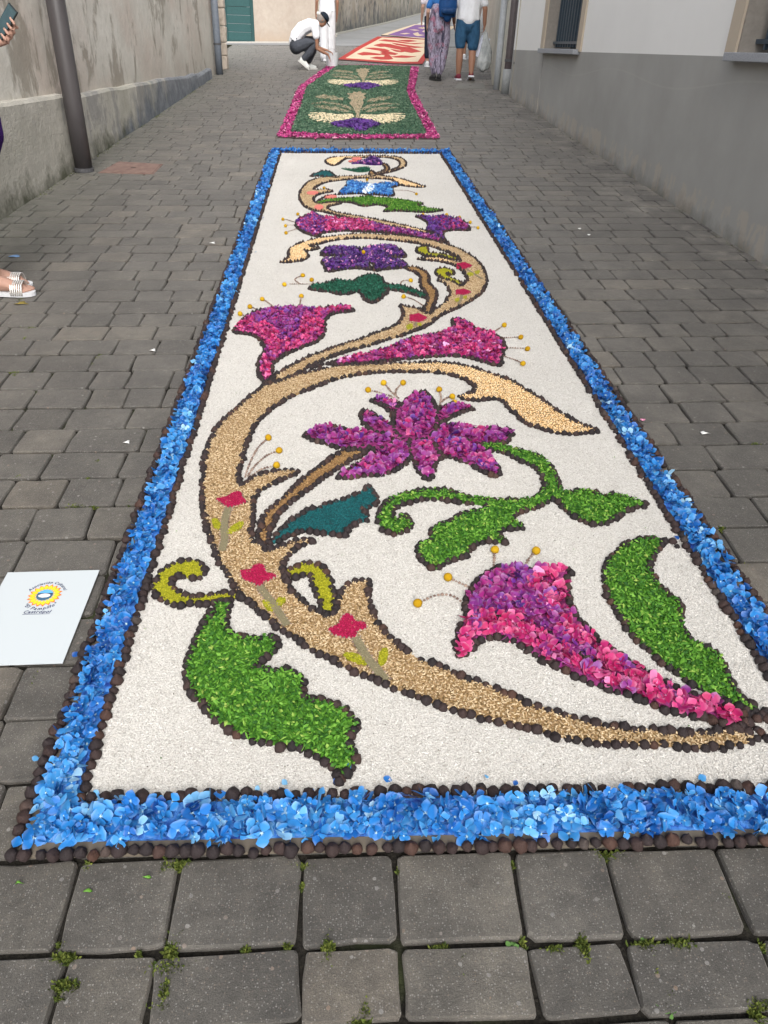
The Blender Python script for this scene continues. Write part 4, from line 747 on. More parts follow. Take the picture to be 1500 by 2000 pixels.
# ================================================================== NOTICE SHEET
sx0, sx1, sy0, sy1 = -1.04 * K, -.763 * K, 1.418 * K, 1.803 * K
nt = empty('notice_sheet', MG4 @ Matrix.Translation((sx1, sy0, .004)), label='white laminated notice with sunflower emblem lying beside the blue border', cat='notice')
M_LAM = NT('laminated_paper', .25, .5); M_LAM = M_LAM.col((.47, .51, .53))
w_, h_ = sx1 - sx0, sy1 - sy0
sheet('laminated_paper', [(-w_, 0.0), (0, 0), (0, h_), (-w_, h_)], .003, M_LAM, nt, .0022)
def loc(u, v): x, y = P(u, v); return np.array((x - sx1, y - sy0))
cx, cy = (loc(57, 1168) + loc(120, 1168)) / 2; RX = (loc(120, 1168)[0] - loc(57, 1168)[0]) / 2
RX *= .93; cy = (loc(88, 1145)[1] + loc(88, 1190)[1]) / 2
M_YEL, M_ORG, M_INK = plain('print_yellow', (.78, .56, .03), .4), plain('print_orange', (.62, .16, .03), .4), plain('print_navy', (.02, .025, .09), .5)
V, Fs = [], []; V2, F2 = [], []
for k in range(18):
    a = 2 * PI * k / 18
    for (VV_, FF_, zz, grow) in ((V2, F2, .0036, 1.13), (V, Fs, .0042, 1.0)):
        o = len(VV_)
        for rr, lt in ((.52, 0), (.72, -.13 * grow), (.88 * grow ** .5, -.12 * grow), (1.0 * grow, 0), (.88 * grow ** .5, .12 * grow), (.72, .13 * grow)):
            VV_.append((cx + RX * (math.cos(a) * rr - math.sin(a) * lt), cy + RX * (math.sin(a) * rr + math.cos(a) * lt), zz + .00002 * k))
        FF_.append(tuple(range(o, o + 6)))
link('emblem_outline', pymesh('emblem_outline', V2, F2), M_ORG, nt); link('emblem_petals', pymesh('emblem_petals', V, Fs), M_YEL, nt)
def disc(nm, r0, a0, a1, z, m, sx=1, oy=0, ox=0):
    V = [(cx + ox + RX * r0 * math.cos(t) * sx, cy + oy + RX * r0 * math.sin(t), z) for t in np.linspace(a0, a1, 25)]; link(nm, pymesh(nm, V, [tuple(range(len(V)))]), m, nt)
disc('emblem_sea', .53, 0, 2 * PI * .999, .0050, plain('print_sea', (.05, .12, .20), .4)); disc('emblem_sky', .53, .35, PI - .35, .0054, plain('print_sky', (.12, .38, .72), .4))
disc('emblem_hill', .50, .1, PI - .1, .0052, plain('print_hill', (.02, .05, .10), .4), 1, -RX * .02)
disc('emblem_town', .2, 0, 2 * PI * .999, .0058, plain('print_town', (.62, .6, .58), .4), 2.0, -RX * .08); disc('emblem_town', .10, 0, 6.2, .0062, plain('print_white', (.8, .8, .8), .4), 1, -RX * .16, -RX * .06)
def glyph_mesh(ch, size):
    cu = bpy.data.curves.new('g', 'FONT'); cu.body = ch; cu.size = size; cu.extrude = 0; cu.offset = size * .022; cu.resolution_u = 3
    ob = bpy.data.objects.new('g', cu); COL.objects.link(ob); bpy.context.view_layer.update()
    me = bpy.data.meshes.new_from_object(ob.evaluated_get(bpy.context.evaluated_depsgraph_get())); w = max([v.co.x for v in me.vertices], default=size * .25)
    V = [v.co.copy() for v in me.vertices]; Fs = [tuple(p.vertices) for p in me.polygons]; bpy.data.objects.remove(ob); bpy.data.curves.remove(cu); return V, Fs, w
def arc_text(nm, txt, size, radius, mid, up, shear=.22, squash=1.0):
    gs = [glyph_mesh(c, size) if c != ' ' else ([], [], size * .28) for c in txt]; gap = size * .06; tot = sum(g[2] + gap for g in gs); s0 = -tot / 2; parts = []
    for V, Fs, w in gs:
        m_ = s0 + w / 2
        if radius: 
            a = mid - up * m_ / radius; R = Matrix.Rotation(a - (PI / 2 if up > 0 else -PI / 2), 3, 'Z')
            base = radius if up > 0 else radius + size * .7; p = Vector((cx + math.cos(a) * base, cy + math.sin(a) * base * squash, .0036))
        else: R = Matrix.Identity(3); p = Vector((cx + m_, mid, .0036))
        parts.append(([tuple(p + R @ Vector((v.x - w / 2 + v.y * shear, v.y, 0))) for v in V], Fs)); s0 += w + gap
    V, Fs = join(parts); return link(nm, pymesh(nm, V, Fs), M_INK, nt)
arc_text('lettering', 'Asociación Cultural', .0125, RX * 1.2, PI / 2, 1); arc_text('lettering', '"El Pampillo"', .0145, RX * 1.16, -PI / 2, -1)
yb = cy - RX * 1.72; arc_text('lettering', 'Castropol', .0150, 0, yb, 1)
v_, f_ = box((cx - .034, yb - .004, .0034), (cx + .034, yb - .003, .0037)); link('underline', pymesh('underline', v_, f_), M_INK, nt)

# ================================================================== GROUND COVERS, LITTER
def cover(name, quad, label, m1, m2):
    e = empty(name, MG4, label=label, cat='manhole cover')
    q = np.array(quad); c = q.mean(0); sheet('frame', quad, .003, m1, e, .01); sheet('lid', [tuple(c + (p - c) * .93) for p in q], .0055, m2, e, .008)
    sheet('key_slot', [tuple(c + np.array(d)) for d in ((-.02, -.008), (.02, -.008), (.02, .008), (-.02, .008))], .0075, plain('dark_slot', (.02, .018, .016), .9), e, .003)
RUST = NT('rusty_iron', .85, .3); RUST = RUST.col(RUST.ramp(RUST.noise(14, 5, .65), [(.35, (.14, .085, .07)), (.65, (.22, .15, .125))]))
cover('manhole_cover', GP([(192, 338), (300, 341), (318, 321), (232, 316)]), 'rusty reddish rectangular cover at the foot of the dark downpipe', RUST, RUST)
GRY = plain('cover_grey', (.17, .165, .15), .85); cover('manhole_cover', GP([(889, 173), (948, 174), (944, 163), (893, 162)]), 'grey rectangular cover set in the paving behind the man in shorts', GRY, GRY)
M_LW, M_LB, M_LG, M_LY = plain('litter_white', (.7, .7, .68), .6), plain('litter_blue', (.2, .35, .6), .5), plain('litter_green', (.10, .25, .03), .6), plain('litter_ochre', (.22, .17, .04), .8)
def litter(u, v, r, m, label, cat, k=.7, z=.006):
    x, y = P(u, v); a = random.random() * 6; V = [(x, y, z + .003)] + [(x + r * math.cos(t + a) * (1 + .35 * math.sin(3 * t)), y + r * k * math.sin(t + a) * (1 + .3 * math.cos(2 * t)), z + .004 * math.sin(2 * t + 1)) for t in np.linspace(0, 2 * PI, 9)[:-1]]
    V2 = [(a_, b_, c_ - .002) for a_, b_, c_ in V]; Fs = [(0, i, i % 8 + 1) for i in range(1, 9)] + [(9, 9 + i % 8 + 1, 9 + i) for i in range(1, 9)] + [(i, i + 9, i % 8 + 10, i % 8 + 1) for i in range(1, 9)]
    o = link('loose_petal' if cat == 'petal' else 'leaf_scrap' if cat == 'leaf' else 'litter_scrap', pymesh('scrap', V + V2, Fs, True), m, None); o.matrix_world = MG4; tag(o, label, cat)
litter(415, 476, .018, M_LW, 'white crumpled scrap on the paving left of the blue border', 'scrap'); litter(299, 686, .012, M_LW, 'small white scrap on a block well below the crumpled one', 'scrap'); litter(248, 866, .011, M_LW, 'pale round scrap on the paving left of the border, nearest of the pale scraps', 'scrap')
litter(27, 502, .03, M_LB, 'light blue petal on the paving behind the sandals', 'petal', .5); litter(1376, 848, .016, M_LW, 'pale petal on the paving right of the carpet', 'petal', .4); litter(1255, 822, .010, plain('litter_pink', (.5, .2, .3), .6), 'small pink petal by the right border', 'petal', .4)
litter(171, 1743, .0075, M_LG, 'larger green clipping on the joint below the left corner', 'leaf', .3); litter(38, 1727, .0065, M_LG, 'green clipping on the front left paving block', 'leaf', .25); litter(287, 1716, .007, M_LG, 'thin green clipping on a block below the front border', 'leaf', .2)
litter(42, 594, .03, M_LY, 'mustard coloured leaf bit under the sandal toe', 'leaf', .5); litter(1131, 448, .012, M_LW, 'tiny white fleck on the paving right of the carpet', 'scrap'); litter(1150, 460, .010, M_LW, 'tiny pale crumb just beyond the white fleck', 'scrap', .5)
# ================================================================== WALLS
def ug(a, b, c=0): return G(a * K, b * K, c * K)
def wall_prism(name, line, z0f, z1, th, mat, parent, side, seg=1, **kw):
    """upright wall face along street-frame line [(x,y),...]; foot follows the ground, top at world height z1; thickness away from the street"""
    pts = [ug(*p) for p in line]; V, Fs = [], []
    for i, p in enumerate(pts):
        d = (pts[min(i + 1, len(pts) - 1)] - pts[max(i - 1, 0)]); d.z = 0; d.normalize(); nn = Vector((d.y, -d.x, 0)) * side
        zb = p.z + z0f if z0f is not None else p.z - .3; zt = z1 if not callable(z1) else z1(i)
        for q in (p, p + nn * th): V += [(q.x, q.y, zb), (q.x, q.y, zt)]
    for i in range(len(pts) - 1):
        a, b = i * 4, i * 4 + 4; Fs += [(a, b, b + 1, a + 1), (a + 2, a + 3, b + 3, b + 2), (a + 1, b + 1, b + 3, a + 3), (a, a + 2, b + 2, b)]
    e = (len(pts) - 1) * 4; Fs += [(0, 1, 3, 2), (e, e + 2, e + 3, e + 1)]
    return link(name, pymesh(name, V, Fs), mat, parent, **kw)
def mat_plaster(name, c0, c1, stain, amt, seed=0, pink=None, low=None, rough_=.35):
    s = NT(name, .92, .15); p = s.pos(); mp = s.n('ShaderNodeMapping'); mp.inputs['Location'].default_value = (seed * 3.7, seed, 0); s.l(p, mp.inputs[0]); q = mp.outputs[0]
    c = s.ramp(s.noise(1.6, 7, .62, q), [(.32, c0), (.68, c1)])
    if pink: c = s.mix(s.ramp(s.noise(.8, 4, .6, q, stretch=(1, 1, 1.6)), [(.45, (0, 0, 0)), (.65, (.7, .7, .7))]), c, pink)
    blot = s.ramp(s.noise(2.4, 6, .68, q, dist=.4, stretch=(1, 1, .6)), [(.53, (0, 0, 0)), (.60, (1, 1, 1))])
    c = s.mix(s.math('MULTIPLY', blot, amt), c, stain)
    c = s.mix(.35, c, s.ramp(s.noise(11, 6, .7, q), [(.3, (.72, .72, .72)), (.7, (1.12, 1.12, 1.12))]), 'MULTIPLY')
    if low:       # splashed, mossy plaster near its foot: dirt that follows the ground line
        sp = s.n('ShaderNodeSeparateXYZ'); s.l(p, sp.inputs[0])
        h = s.math('SUBTRACT', sp.outputs[2], s.math('MULTIPLY', sp.outputs[1], .0595))
        f = s.math('SUBTRACT', s.math('ADD', s.math('MULTIPLY', s.noise(3.2, 6, .7, q), low[2]), low[3]), s.math('MULTIPLY', h, low[1]), True)
        c = s.mix(f, c, low[0])
    s.bump(s.math('ADD', s.noise(7, 6, .7, q), s.math('MULTIPLY', s.noise(60, 3, .6, q), .3)), rough_, .03)
    return s.col(c)
# ---- left wall
lw = empty('plaster_wall', Matrix.Translation(ug(-2.5, 6)), label='old cream and grey plastered wall with a projecting base on the left', cat='wall'); LWI = lw.matrix_world.inverted()
lx = lambda y: -2.61 + .0273 * (y - 5.966)
M_LU = mat_plaster('old_plaster', (.56, .53, .465), (.72, .69, .62), (.30, .265, .215), .75, 0, (.60, .51, .44), ((.36, .33, .28), .9, 1.2, .0))
def keep(o, inv): o.matrix_parent_inverse = inv; return o
keep(wall_prism('upper_wall', [(lx(y), y) for y in (-1, 3, 7.7, 12, 17.6)], None, 3.3, .5, M_LU, lw, -1), LWI)
M_LP = mat_plaster('base_plaster', (.42, .40, .35), (.56, .535, .47), (.25, .245, .24), .65, 2, (.34, .33, .27), ((.09, .092, .065), 4.6, 3.4, -1.1), .5)
t_ = NT('x'); bpy.data.materials.remove(t_.m)
def add_patch(m):
    s = NT.__new__(NT); s.m = m; s.t = m.node_tree; s.b = s.t.nodes['Principled BSDF']
    src = s.b.inputs['Base Color'].links[0].from_socket; p = s.pos(); sp = s.n('ShaderNodeSeparateXYZ'); s.l(p, sp.inputs[0])
    h = s.math('SUBTRACT', sp.outputs[2], s.math('MULTIPLY', sp.outputs[1], .0595)); nz = s.noise(3.0, 5, .6, p, stretch=(1, 1, .6))
    f = s.math('SUBTRACT', s.math('ADD', s.math('MULTIPLY', s.math('SUBTRACT', sp.outputs[1], 9.0 * K), .5), s.math('MULTIPLY', nz, 4.2)), s.math('ADD', 2.1, s.math('MULTIPLY', h, 2.4)), True)
    blue = s.ramp(s.noise(9, 5, .7, p), [(.35, (.10, .115, .14)), (.65, (.20, .215, .24))])
    s.l(s.mix(s.math('MULTIPLY', f, .85), src, blue), s.b.inputs['Base Color'])
add_patch(M_LP)
def plinth(y0, y1, zt, mat, name, n=14, prot=.055):
    V, Fs = [], []
    for i in range(n + 1):
        y = y0 + (y1 - y0) * i / n; zz = zt(y) + random.gauss(0, .006); pr = prot + random.gauss(0, .004)
        a = ug(lx(y), y); gzv = a.z
        for dx, z in ((pr + .02, gzv - .1), (pr + .006, gzv + .12), (pr, max(zz - .03, gzv + .13)), (pr - .015, max(zz - .008, gzv + .14)), (-.02, max(zz, gzv + .15))): V.append((a.x + dx, a.y, z))
    for i in range(n):
        for k in range(4): a = i * 5 + k; Fs.append((a, a + 5, a + 6, a + 1))
    Fs.append((0, 1, 2, 3, 4)); e = n * 5; Fs.append((e + 4, e + 3, e + 2, e + 1, e))
    keep(link(name, pymesh(name, V, Fs, False), mat, lw), LWI)
plinth(-1, 7.82, lambda y: 1.053 * K + (y < 6) * 0 - (y - 6.4) * .002, M_LP, 'wall_base'); plinth(8.02, 15.9, lambda y: (1.022 - .006 * max(0, y - 12.1)) * K, M_LP, 'wall_base', 26)
# rough squared end of the wall
parts = []; z_ = -.15; pb0 = ug(lx(17.6), 17.6)
while z_ < 3.3:
    h_ = random.uniform(.12, .3); w1, d1 = .115 + random.gauss(0, .012), random.uniform(.10, .16); v_, f_ = box((-.3, -.02, z_), (w1, d1, z_ + h_ - .002)); v_ = [(x + random.gauss(0, .007), y + random.gauss(0, .007), z + random.gauss(0, .005)) for x, y, z in v_]; parts.append((v_, f_)); z_ += h_
V, Fs = join(parts); ro = link('quoin_end', pymesh('quoin_end', [(x + pb0.x, y + pb0.y, z + pb0.z) for x, y, z in V], Fs), mat_plaster('rubble', (.42, .36, .30), (.56, .49, .42), (.26, .23, .19), .7, 4, None, None, .8), lw); keep(ro, LWI)
bv = ro.modifiers.new('b', 'BEVEL'); bv.width = .02; bv.segments = 2
def pipe(name, base, r, ht, mat, label, brackets=(), sleeve=None, lean=0):
    e = empty(name, Matrix.Translation(base), label=label, cat='downpipe')
    V, Fs = tube_np([(0, 0, -.02), (0, 0, .5), (lean, 0, ht)], [r, r, r], 20); link('pipe', pymesh('pipe', V, Fs, True), mat, e)
    for z in brackets:
        V, Fs = tube_np([(0, 0, z), (0, 0, z + .03)], [r * 1.12] * 2, 20); b = link('bracket', pymesh('bracket', V, Fs), plain('bracket_metal', (.08, .08, .085), .5), e)
    if sleeve: V, Fs = tube_np([(0, 0, -.02), (0, 0, sleeve[0]), (0, 0, sleeve[0] + .01)], [sleeve[1], sleeve[1], r], 20); link('sleeve', pymesh('sleeve', V, Fs, True), sleeve[2], e)
    return e
D = lambda u, v: Vector(G(*P(u, v)))
M_DP = NT('dark_pipe_paint', .42, .4); M_DP = M_DP.col(M_DP.ramp(M_DP.noise(6, 4, .6, stretch=(1, 1, .2)), [(.3, (.050, .045, .047)), (.7, (.082, .075, .076))]))
pipe('downpipe', D(165, 335), .070, 3.3, M_DP, 'thick dark brown downpipe against the left plaster wall', (1.55, .0))
pipe('downpipe', D(429, 145), .058, 3.3, plain('blue_grey_pipe', (.14, .16, .19), .45), 'blue grey downpipe at the far corner of the left wall', (.42,))
# ---- recess beyond: green door and beige house
bh = empty('beige_house', Matrix.Translation(ug(-1.5, 25.6)), label='beige rendered house front closing the view behind the crouching woman', cat='house'); BHI = bh.matrix_world.inverted()
M_BG = mat_plaster('beige_render', (.36, .31, .26), (.43, .375, .32), (.33, .27, .22), .3, 7, None, ((.33, .25, .18), 2, 1.2, -.1), .1)
keep(wall_prism('house_front', [(-2.29, 25.55), (-.52, 25.85)], None, 5.2, .4, M_BG, bh, -1), BHI)
keep(wall_prism('house_front', [(-9.5, 24.6), (-3.25, 25.4)], None, 5.2, .4, M_BG, bh, -1), BHI)
keep(wall_prism('door_head', [(-3.25, 25.4), (-2.29, 25.55)], 2.6, 5.2, .4, M_BG, bh, -1), BHI)
keep(wall_prism('step', [(-3.2, 25.2), (-.4, 25.65)], -.05, lambda i: ug(-3.2 + 2.8 * i, 25.2 + .4 * i).z + .035, .25, plain('step_stone', (.42, .40, .37), .9), bh, -1), BHI)
keep(wall_prism('corner_pier', [(-.515, 25.80), (-.20, 25.84)], None, 5.2, .35, mat_plaster('pier', (.30, .27, .22), (.38, .35, .29), (.22, .2, .16), .4, 3), bh, -1), BHI)
gd = empty('garage_door', Matrix.Translation(ug(-2.77, 25.5)), label='dark green boarded door between the left wall and the beige house', cat='door'); GDI = gd.matrix_world.inverted()
M_GD, M_GD2 = plain('green_paint', (.022, .075, .075), .55), plain('green_frame_paint', (.016, .06, .06), .5)
b0, b1 = ug(-3.22, 25.45), ug(-2.30, 25.60); dd = (b1 - b0); dd.z = 0; Ld = dd.length; dd.normalize(); dn = Vector((dd.y, -dd.x, 0))
def dbox(nm, s0, s1, z0, z1, d0, d1, m):
    V = [tuple(b0 + dd * s + dn * d + Vector((0, 0, z))) for s in (s0, s1) for d in (d0, d1) for z in (z0, z1)]
    o = keep(link(nm, pymesh(nm, V, [(0, 1, 3, 2), (4, 6, 7, 5), (0, 4, 5, 1), (2, 3, 7, 6), (0, 2, 6, 4), (1, 5, 7, 3)]), m, gd), GDI)
    bv = o.modifiers.new('b', 'BEVEL'); bv.width = .004; bv.segments = 1; return o
for k in range(14): dbox('door_board', .16, Ld - .08, .06 + k * .178, .06 + k * .178 + .172, .0, .03 - (k % 2) * .003, M_GD)
for k in range(14): dbox('door_board', -.04, .10, .06 + k * .178, .06 + k * .178 + .172, -.005, .022, M_GD)
dbox('door_stile', .10, .16, .03, 2.58, .0, .045, M_GD2); dbox('door_stile', Ld - .08, Ld, .0, 2.58, .0, .05, M_GD2); dbox('bottom_rail', -.04, Ld - .08, .0, .058, .0, .04, M_GD2)
# ---- old stone wall rising on the left of the upper lane
M_OW = mat_plaster('weathered_wall', (.34, .31, .25), (.52, .49, .43), (.09, .095, .10), .85, 9, (.30, .26, .20), ((.09, .10, .105), 1.0, 2.6, -.55), .7)
ow = wall_prism('old_wall', [(-.10, 27.6), (.061, 29.7), (2.1, 37.5), (4.785, 49.5), (12, 74)], None, lambda i: 5.5 + i * .6, .5, M_OW, None, -1); tag(ow, 'weathered stained wall rising along the left of the upper lane', 'wall')
kb = wall_prism('edge_kerb', [(.10, 28.6), (.12, 29.7), (2.16, 37.5), (4.85, 49.5), (12.1, 74)], -.02, lambda i: [ug(.1, 28.6).z, ug(.12, 29.7).z, ug(2.16, 37.5).z, ug(4.85, 49.5).z, ug(12.1, 74).z][i] + .05, .22, plain('kerb_mortar', (.40, .39, .35), .9), street, -1, kind='structure'); kb.matrix_parent_inverse = MG4.inverted()
# ---- right building
rb = empty('rendered_house', Matrix.Translation(ug(2.82, 8)), label='pale rendered house with grey dado and barred windows on the right', cat='house'); RBI = rb.matrix_world.inverted()
RXu = 2.815; rx = lambda y: RXu
s = NT('white_render', .9, .15); nz = s.noise(1.1, 5, .6); c = s.ramp(nz, [(.3, (.74, .73, .70)), (.7, (.79, .78, .75))]); s.bump(s.noise(90, 3, .6), .15, .003); M_WR = s.col(c)
s = NT('grey_dado', .85, .2); p = s.pos(); c = s.ramp(s.noise(1.4, 6, .62), [(.3, (.31, .305, .285)), (.7, (.37, .365, .345))])
sp = s.n('ShaderNodeSeparateXYZ'); s.l(p, sp.inputs[0]); h = s.math('SUBTRACT', sp.outputs[2], s.math('MULTIPLY', sp.outputs[1], .0595))
hm = s.math('SUBTRACT', 1.0, s.math('ABSOLUTE', s.math('MULTIPLY', s.math('SUBTRACT', h, .05), 2.9)), True)
scuff = s.ramp(s.math('MULTIPLY', s.noise(8, 6, .66, p, dist=.3, stretch=(1, 1, .5)), s.ramp(hm, [(0, (0, 0, 0)), (.5, (1, 1, 1))])), [(.50, (0, 0, 0)), (.545, (1, 1, 1))]); c = s.mix(s.math('MULTIPLY', scuff, .6), c, (.42, .37, .31))
wav = s.math('ADD', s.math('MULTIPLY', s.math('SINE', s.math('MULTIPLY', sp.outputs[1], 2.3)), .045), s.math('MULTIPLY', sp.outputs[1], .0))
ln = s.math('LESS_THAN', s.math('ABSOLUTE', s.math('SUBTRACT', s.math('ADD', sp.outputs[2], wav), 1.16)), .006); c = s.mix(s.math('MULTIPLY', ln, .22), c, (.42, .40, .36))
ft = s.math('SUBTRACT', s.math('ADD', s.math('MULTIPLY', s.noise(3.6, 6, .7, p), 2.4), -.35), s.math('MULTIPLY', s.math('ADD', h, .0), 6.0), True); c = s.mix(s.math('MULTIPLY', ft, .7), c, (.10, .095, .075))
s.bump(s.math('ADD', s.noise(5, 5, .6), s.math('MULTIPLY', s.noise(80, 3, .6), .2)), .12, .01); M_GDD = s.col(c)
ZD, ZT = 1.507 * K, 4.4
def rbx(nm, y0, y1, x0, x1, z0, z1, m, parent=rb, inv=None, bev=0):
    """box on the right house: y in street units, x outwards from the wall face (towards street = negative), z world or None for below ground"""
    V = []
    for y in (y0, y1):
        b = ug(RXu, y)
        for x in (x0, x1):
            for z in (z0, z1): V.append((b.x + x, b.y, (b.z - .3) if z is None else z))
    o = link(nm, pymesh(nm, V, [(0, 1, 3, 2), (4, 6, 7, 5), (0, 4, 5, 1), (2, 3, 7, 6), (0, 2, 6, 4), (1, 5, 7, 3)]), m, parent); o.matrix_parent_inverse = inv or RBI
    if bev: bv = o.modifiers.new('b', 'BEVEL'); bv.width = bev; bv.segments = 2
    return o
WIN = [(9.98, 11.60), (4.2, 5.93), (-1.0, .8)]; WZ0, WZ1 = 1.53 * K, 1.53 * K + 1.35
spans = [(-3, -1.0), (.8, 4.2), (5.93, 9.98), (11.60, 13.62)]
for a, b in spans: rbx('dado', a, b, 0, .45, None, ZD, M_GDD); rbx('render_panel', a, b, .004, .45, ZD, ZT, M_WR)
for a, b in WIN:
    rbx('dado', a, b, .005 if a > 6 else .0, .45, None, ZD, M_GDD); rbx('render_panel', a, b, .004, .45, WZ1, ZT, M_WR)
M_TR, M_SILL = plain('beige_trim', (.47, .40, .315), .85, .15, 0, 3, .06), plain('granite_sill', (.30, .31, .33), .7, .3, 0, 140, .35)
M_REV, M_GRILL, M_GLS = plain('reveal_paint', (.27, .245, .215), .9), plain('iron_bars', (.035, .055, .075), .4, .5), plain('dark_glass', (.02, .028, .035), .12, .6)
for k, (a, b) in enumerate(WIN):
    T = Matrix.Translation(ug(RXu, (a + b) / 2)); WI = T.inverted()
    w = empty('window'); w.parent = rb; w.matrix_parent_inverse = RBI; w.matrix_basis = T
    tw = .16
    rbx('trim', a - tw, a, -.016, .04, ZD + .002, WZ1 + .12, M_TR, w, WI); rbx('trim', b, b + tw, -.016, .04, ZD + .002, WZ1 + .12, M_TR, w, WI)
    rbx('trim', a, b, -.016, .04, WZ1, WZ1 + .12, M_TR, w, WI)
    rbx('sill', a - .10, b + .03, -.07, .30, WZ0 - .045, WZ0 + .002, M_SILL, w, WI, .004)
    rbx('reveal', a, a + .02, .042, .32, WZ0, WZ1, M_REV, w, WI); rbx('reveal', b - .02, b, .0, .32, WZ0, WZ1, M_REV, w, WI)
    rbx('pane', a + .02, b - .02, .31, .33, WZ0, WZ1, M_GLS, w, WI)
    nb = 12
    for i in range(nb):
        y = a + .08 + (b - a - .16) * (i + .5) / nb; rbx('bar', y - .012, y + .012, .10, .122, WZ0 + .02, WZ1, M_GRILL, w, WI)
    rbx('bar_rail', a + .02, b - .02, .095, .126, WZ0 + .05, WZ0 + .075, M_GRILL, w, WI)
    if 0: rbx('dado_pier', a - tw, a, -.004, .01, ug(RXu, a - tw).z - .05, ZD - .001, M_GDD, w, WI)
rbx('eaves', -3, 13.7, -.45, .6, ZT, ZT + .15, plain('eaves_board', (.4, .36, .3), .8))
M_GP, M_LGP = plain('brown_pipe', (.085, .07, .072), .45), plain('light_grey_pipe', (.36, .38, .40), .45)
pipe('downpipe', D(987, 183), .052, 4.3, M_GP, 'dark brown downpipe with grey foot at the far end of the right house', (.40,), (.30, .066, plain('foot_sleeve', (.27, .28, .28), .6)))
pipe('downpipe', D(969, 175), .048, 4.3, M_LGP, 'light grey downpipe left of the dark brown one', (1.15,))
pipe('downpipe', D(999, 190), .018, 4.3, plain('cream_conduit', (.42, .37, .28), .6), 'thin cream conduit at the house corner beside the brown downpipe', (.4,))
# ---- pale wall farther up on the right
pw = wall_prism('garden_wall', [(2.80, 14.1), (2.84, 15.3), (3.40, 18.7), (4.3, 25), (6.2, 33), (11, 46), (20, 66)], None, lambda i: 4.6 + .5 * i, .4, mat_plaster('pale_stucco', (.46, .44, .37), (.58, .56, .49), (.34, .32, .26), .4, 6, None, ((.36, .33, .24), 2, 1.4, -.2), .3), None, 1); tag(pw, 'pale stucco wall continuing uphill behind the downpipes', 'wall')
# ================================================================== PEOPLE
def skin_np(parts, voxel=.014, smooth_it=4):
    """overlapping limb lofts fused into one continuous surface"""
    V, Fs = join(parts); me = pymesh('tmp', V, Fs); ob = bpy.data.objects.new('tmp', me); COL.objects.link(ob)
    m = ob.modifiers.new('r', 'REMESH'); m.mode = 'VOXEL'; m.voxel_size = voxel; m.use_smooth_shade = True
    s_ = ob.modifiers.new('s', 'SMOOTH'); s_.factor = .5; s_.iterations = smooth_it
    bpy.context.view_layer.update(); r = bpy.data.meshes.new_from_object(ob.evaluated_get(bpy.context.evaluated_depsgraph_get()))
    bpy.data.objects.remove(ob); bpy.data.meshes.remove(me); r.polygons.foreach_set('use_smooth', [True] * len(r.polygons)); return r
def ball(c, r, seg=10):
    rx, ry, rz = r if hasattr(r, '__len__') else (r, r, r); V, Fs = [], []
    for i in range(1, 7):
        t = PI * i / 7
        for k in range(seg): a = 2 * PI * k / seg; V.append((c[0] + rx * math.sin(t) * math.cos(a), c[1] + ry * math.sin(t) * math.sin(a), c[2] - rz * math.cos(t)))
    for i in range(5):
        for k in range(seg): k2 = (k + 1) % seg; Fs.append((i * seg + k, i * seg + k2, (i + 1) * seg + k2, (i + 1) * seg + k))
    b = len(V); V += [(c[0], c[1], c[2] - rz), (c[0], c[1], c[2] + rz)]
    for k in range(seg): k2 = (k + 1) % seg; Fs += [(b, k2, k), (b + 1, 5 * seg + k, 5 * seg + k2)]
    return V, Fs
def limb(pts, rad): 
    out = [tube_np(pts, rad, 10)]
    for i in (0, len(pts) - 1): 
        r = rad[i]; r = min(r) if hasattr(r, '__len__') else r; out.append(ball(pts[i], r))
    return out
def V3(*a): return Vector(a)
def hand(wrist, direc, palmn, r=.0075, curl=.5, spread=.13, L=.17):
    """palm and five bent fingers from the wrist"""
    w = Vector(wrist); d = Vector(direc).normalized(); n = Vector(palmn); n = (n - n.dot(d) * d).normalized(); s_ = d.cross(n); out = []
    pe = w + d * L * .48
    for k in (-1, -.33, .33, 1): out += limb([w, w + d * L * .2 + s_ * .012 * k, pe + s_ * .028 * k], [.017, .016, .0115])
    for k, ln in ((-1, .78), (-.33, .95), (.33, 1), (1, .88)):
        p0 = pe + s_ * .028 * k; a = curl; dd_ = (d * math.cos(a * .4) + n * math.sin(a * .4) + s_ * spread * k).normalized(); p1 = p0 + dd_ * L * .22 * ln
        dd2 = (d * math.cos(a * 1.3) + n * math.sin(a * 1.3) + s_ * spread * k).normalized(); p2 = p1 + dd2 * L * .16 * ln; dd3 = (d * math.cos(a * 2.1) + n * math.sin(a * 2.1)).normalized(); p3 = p2 + dd3 * L * .12 * ln
        out += limb([p0, p1, p2, p3], [r * 1.15, r * 1.05, r, r * .8])
    q0 = w + d * L * .15 + s_ * .018; q1 = q0 + (d * .6 + s_ * .8 + n * .3).normalized() * L * .2; q2 = q1 + (d * .9 + s_ * .3 + n * .4).normalized() * L * .18
    out += limb([q0, q1, q2], [r * 1.8, r * 1.3, r]); return out
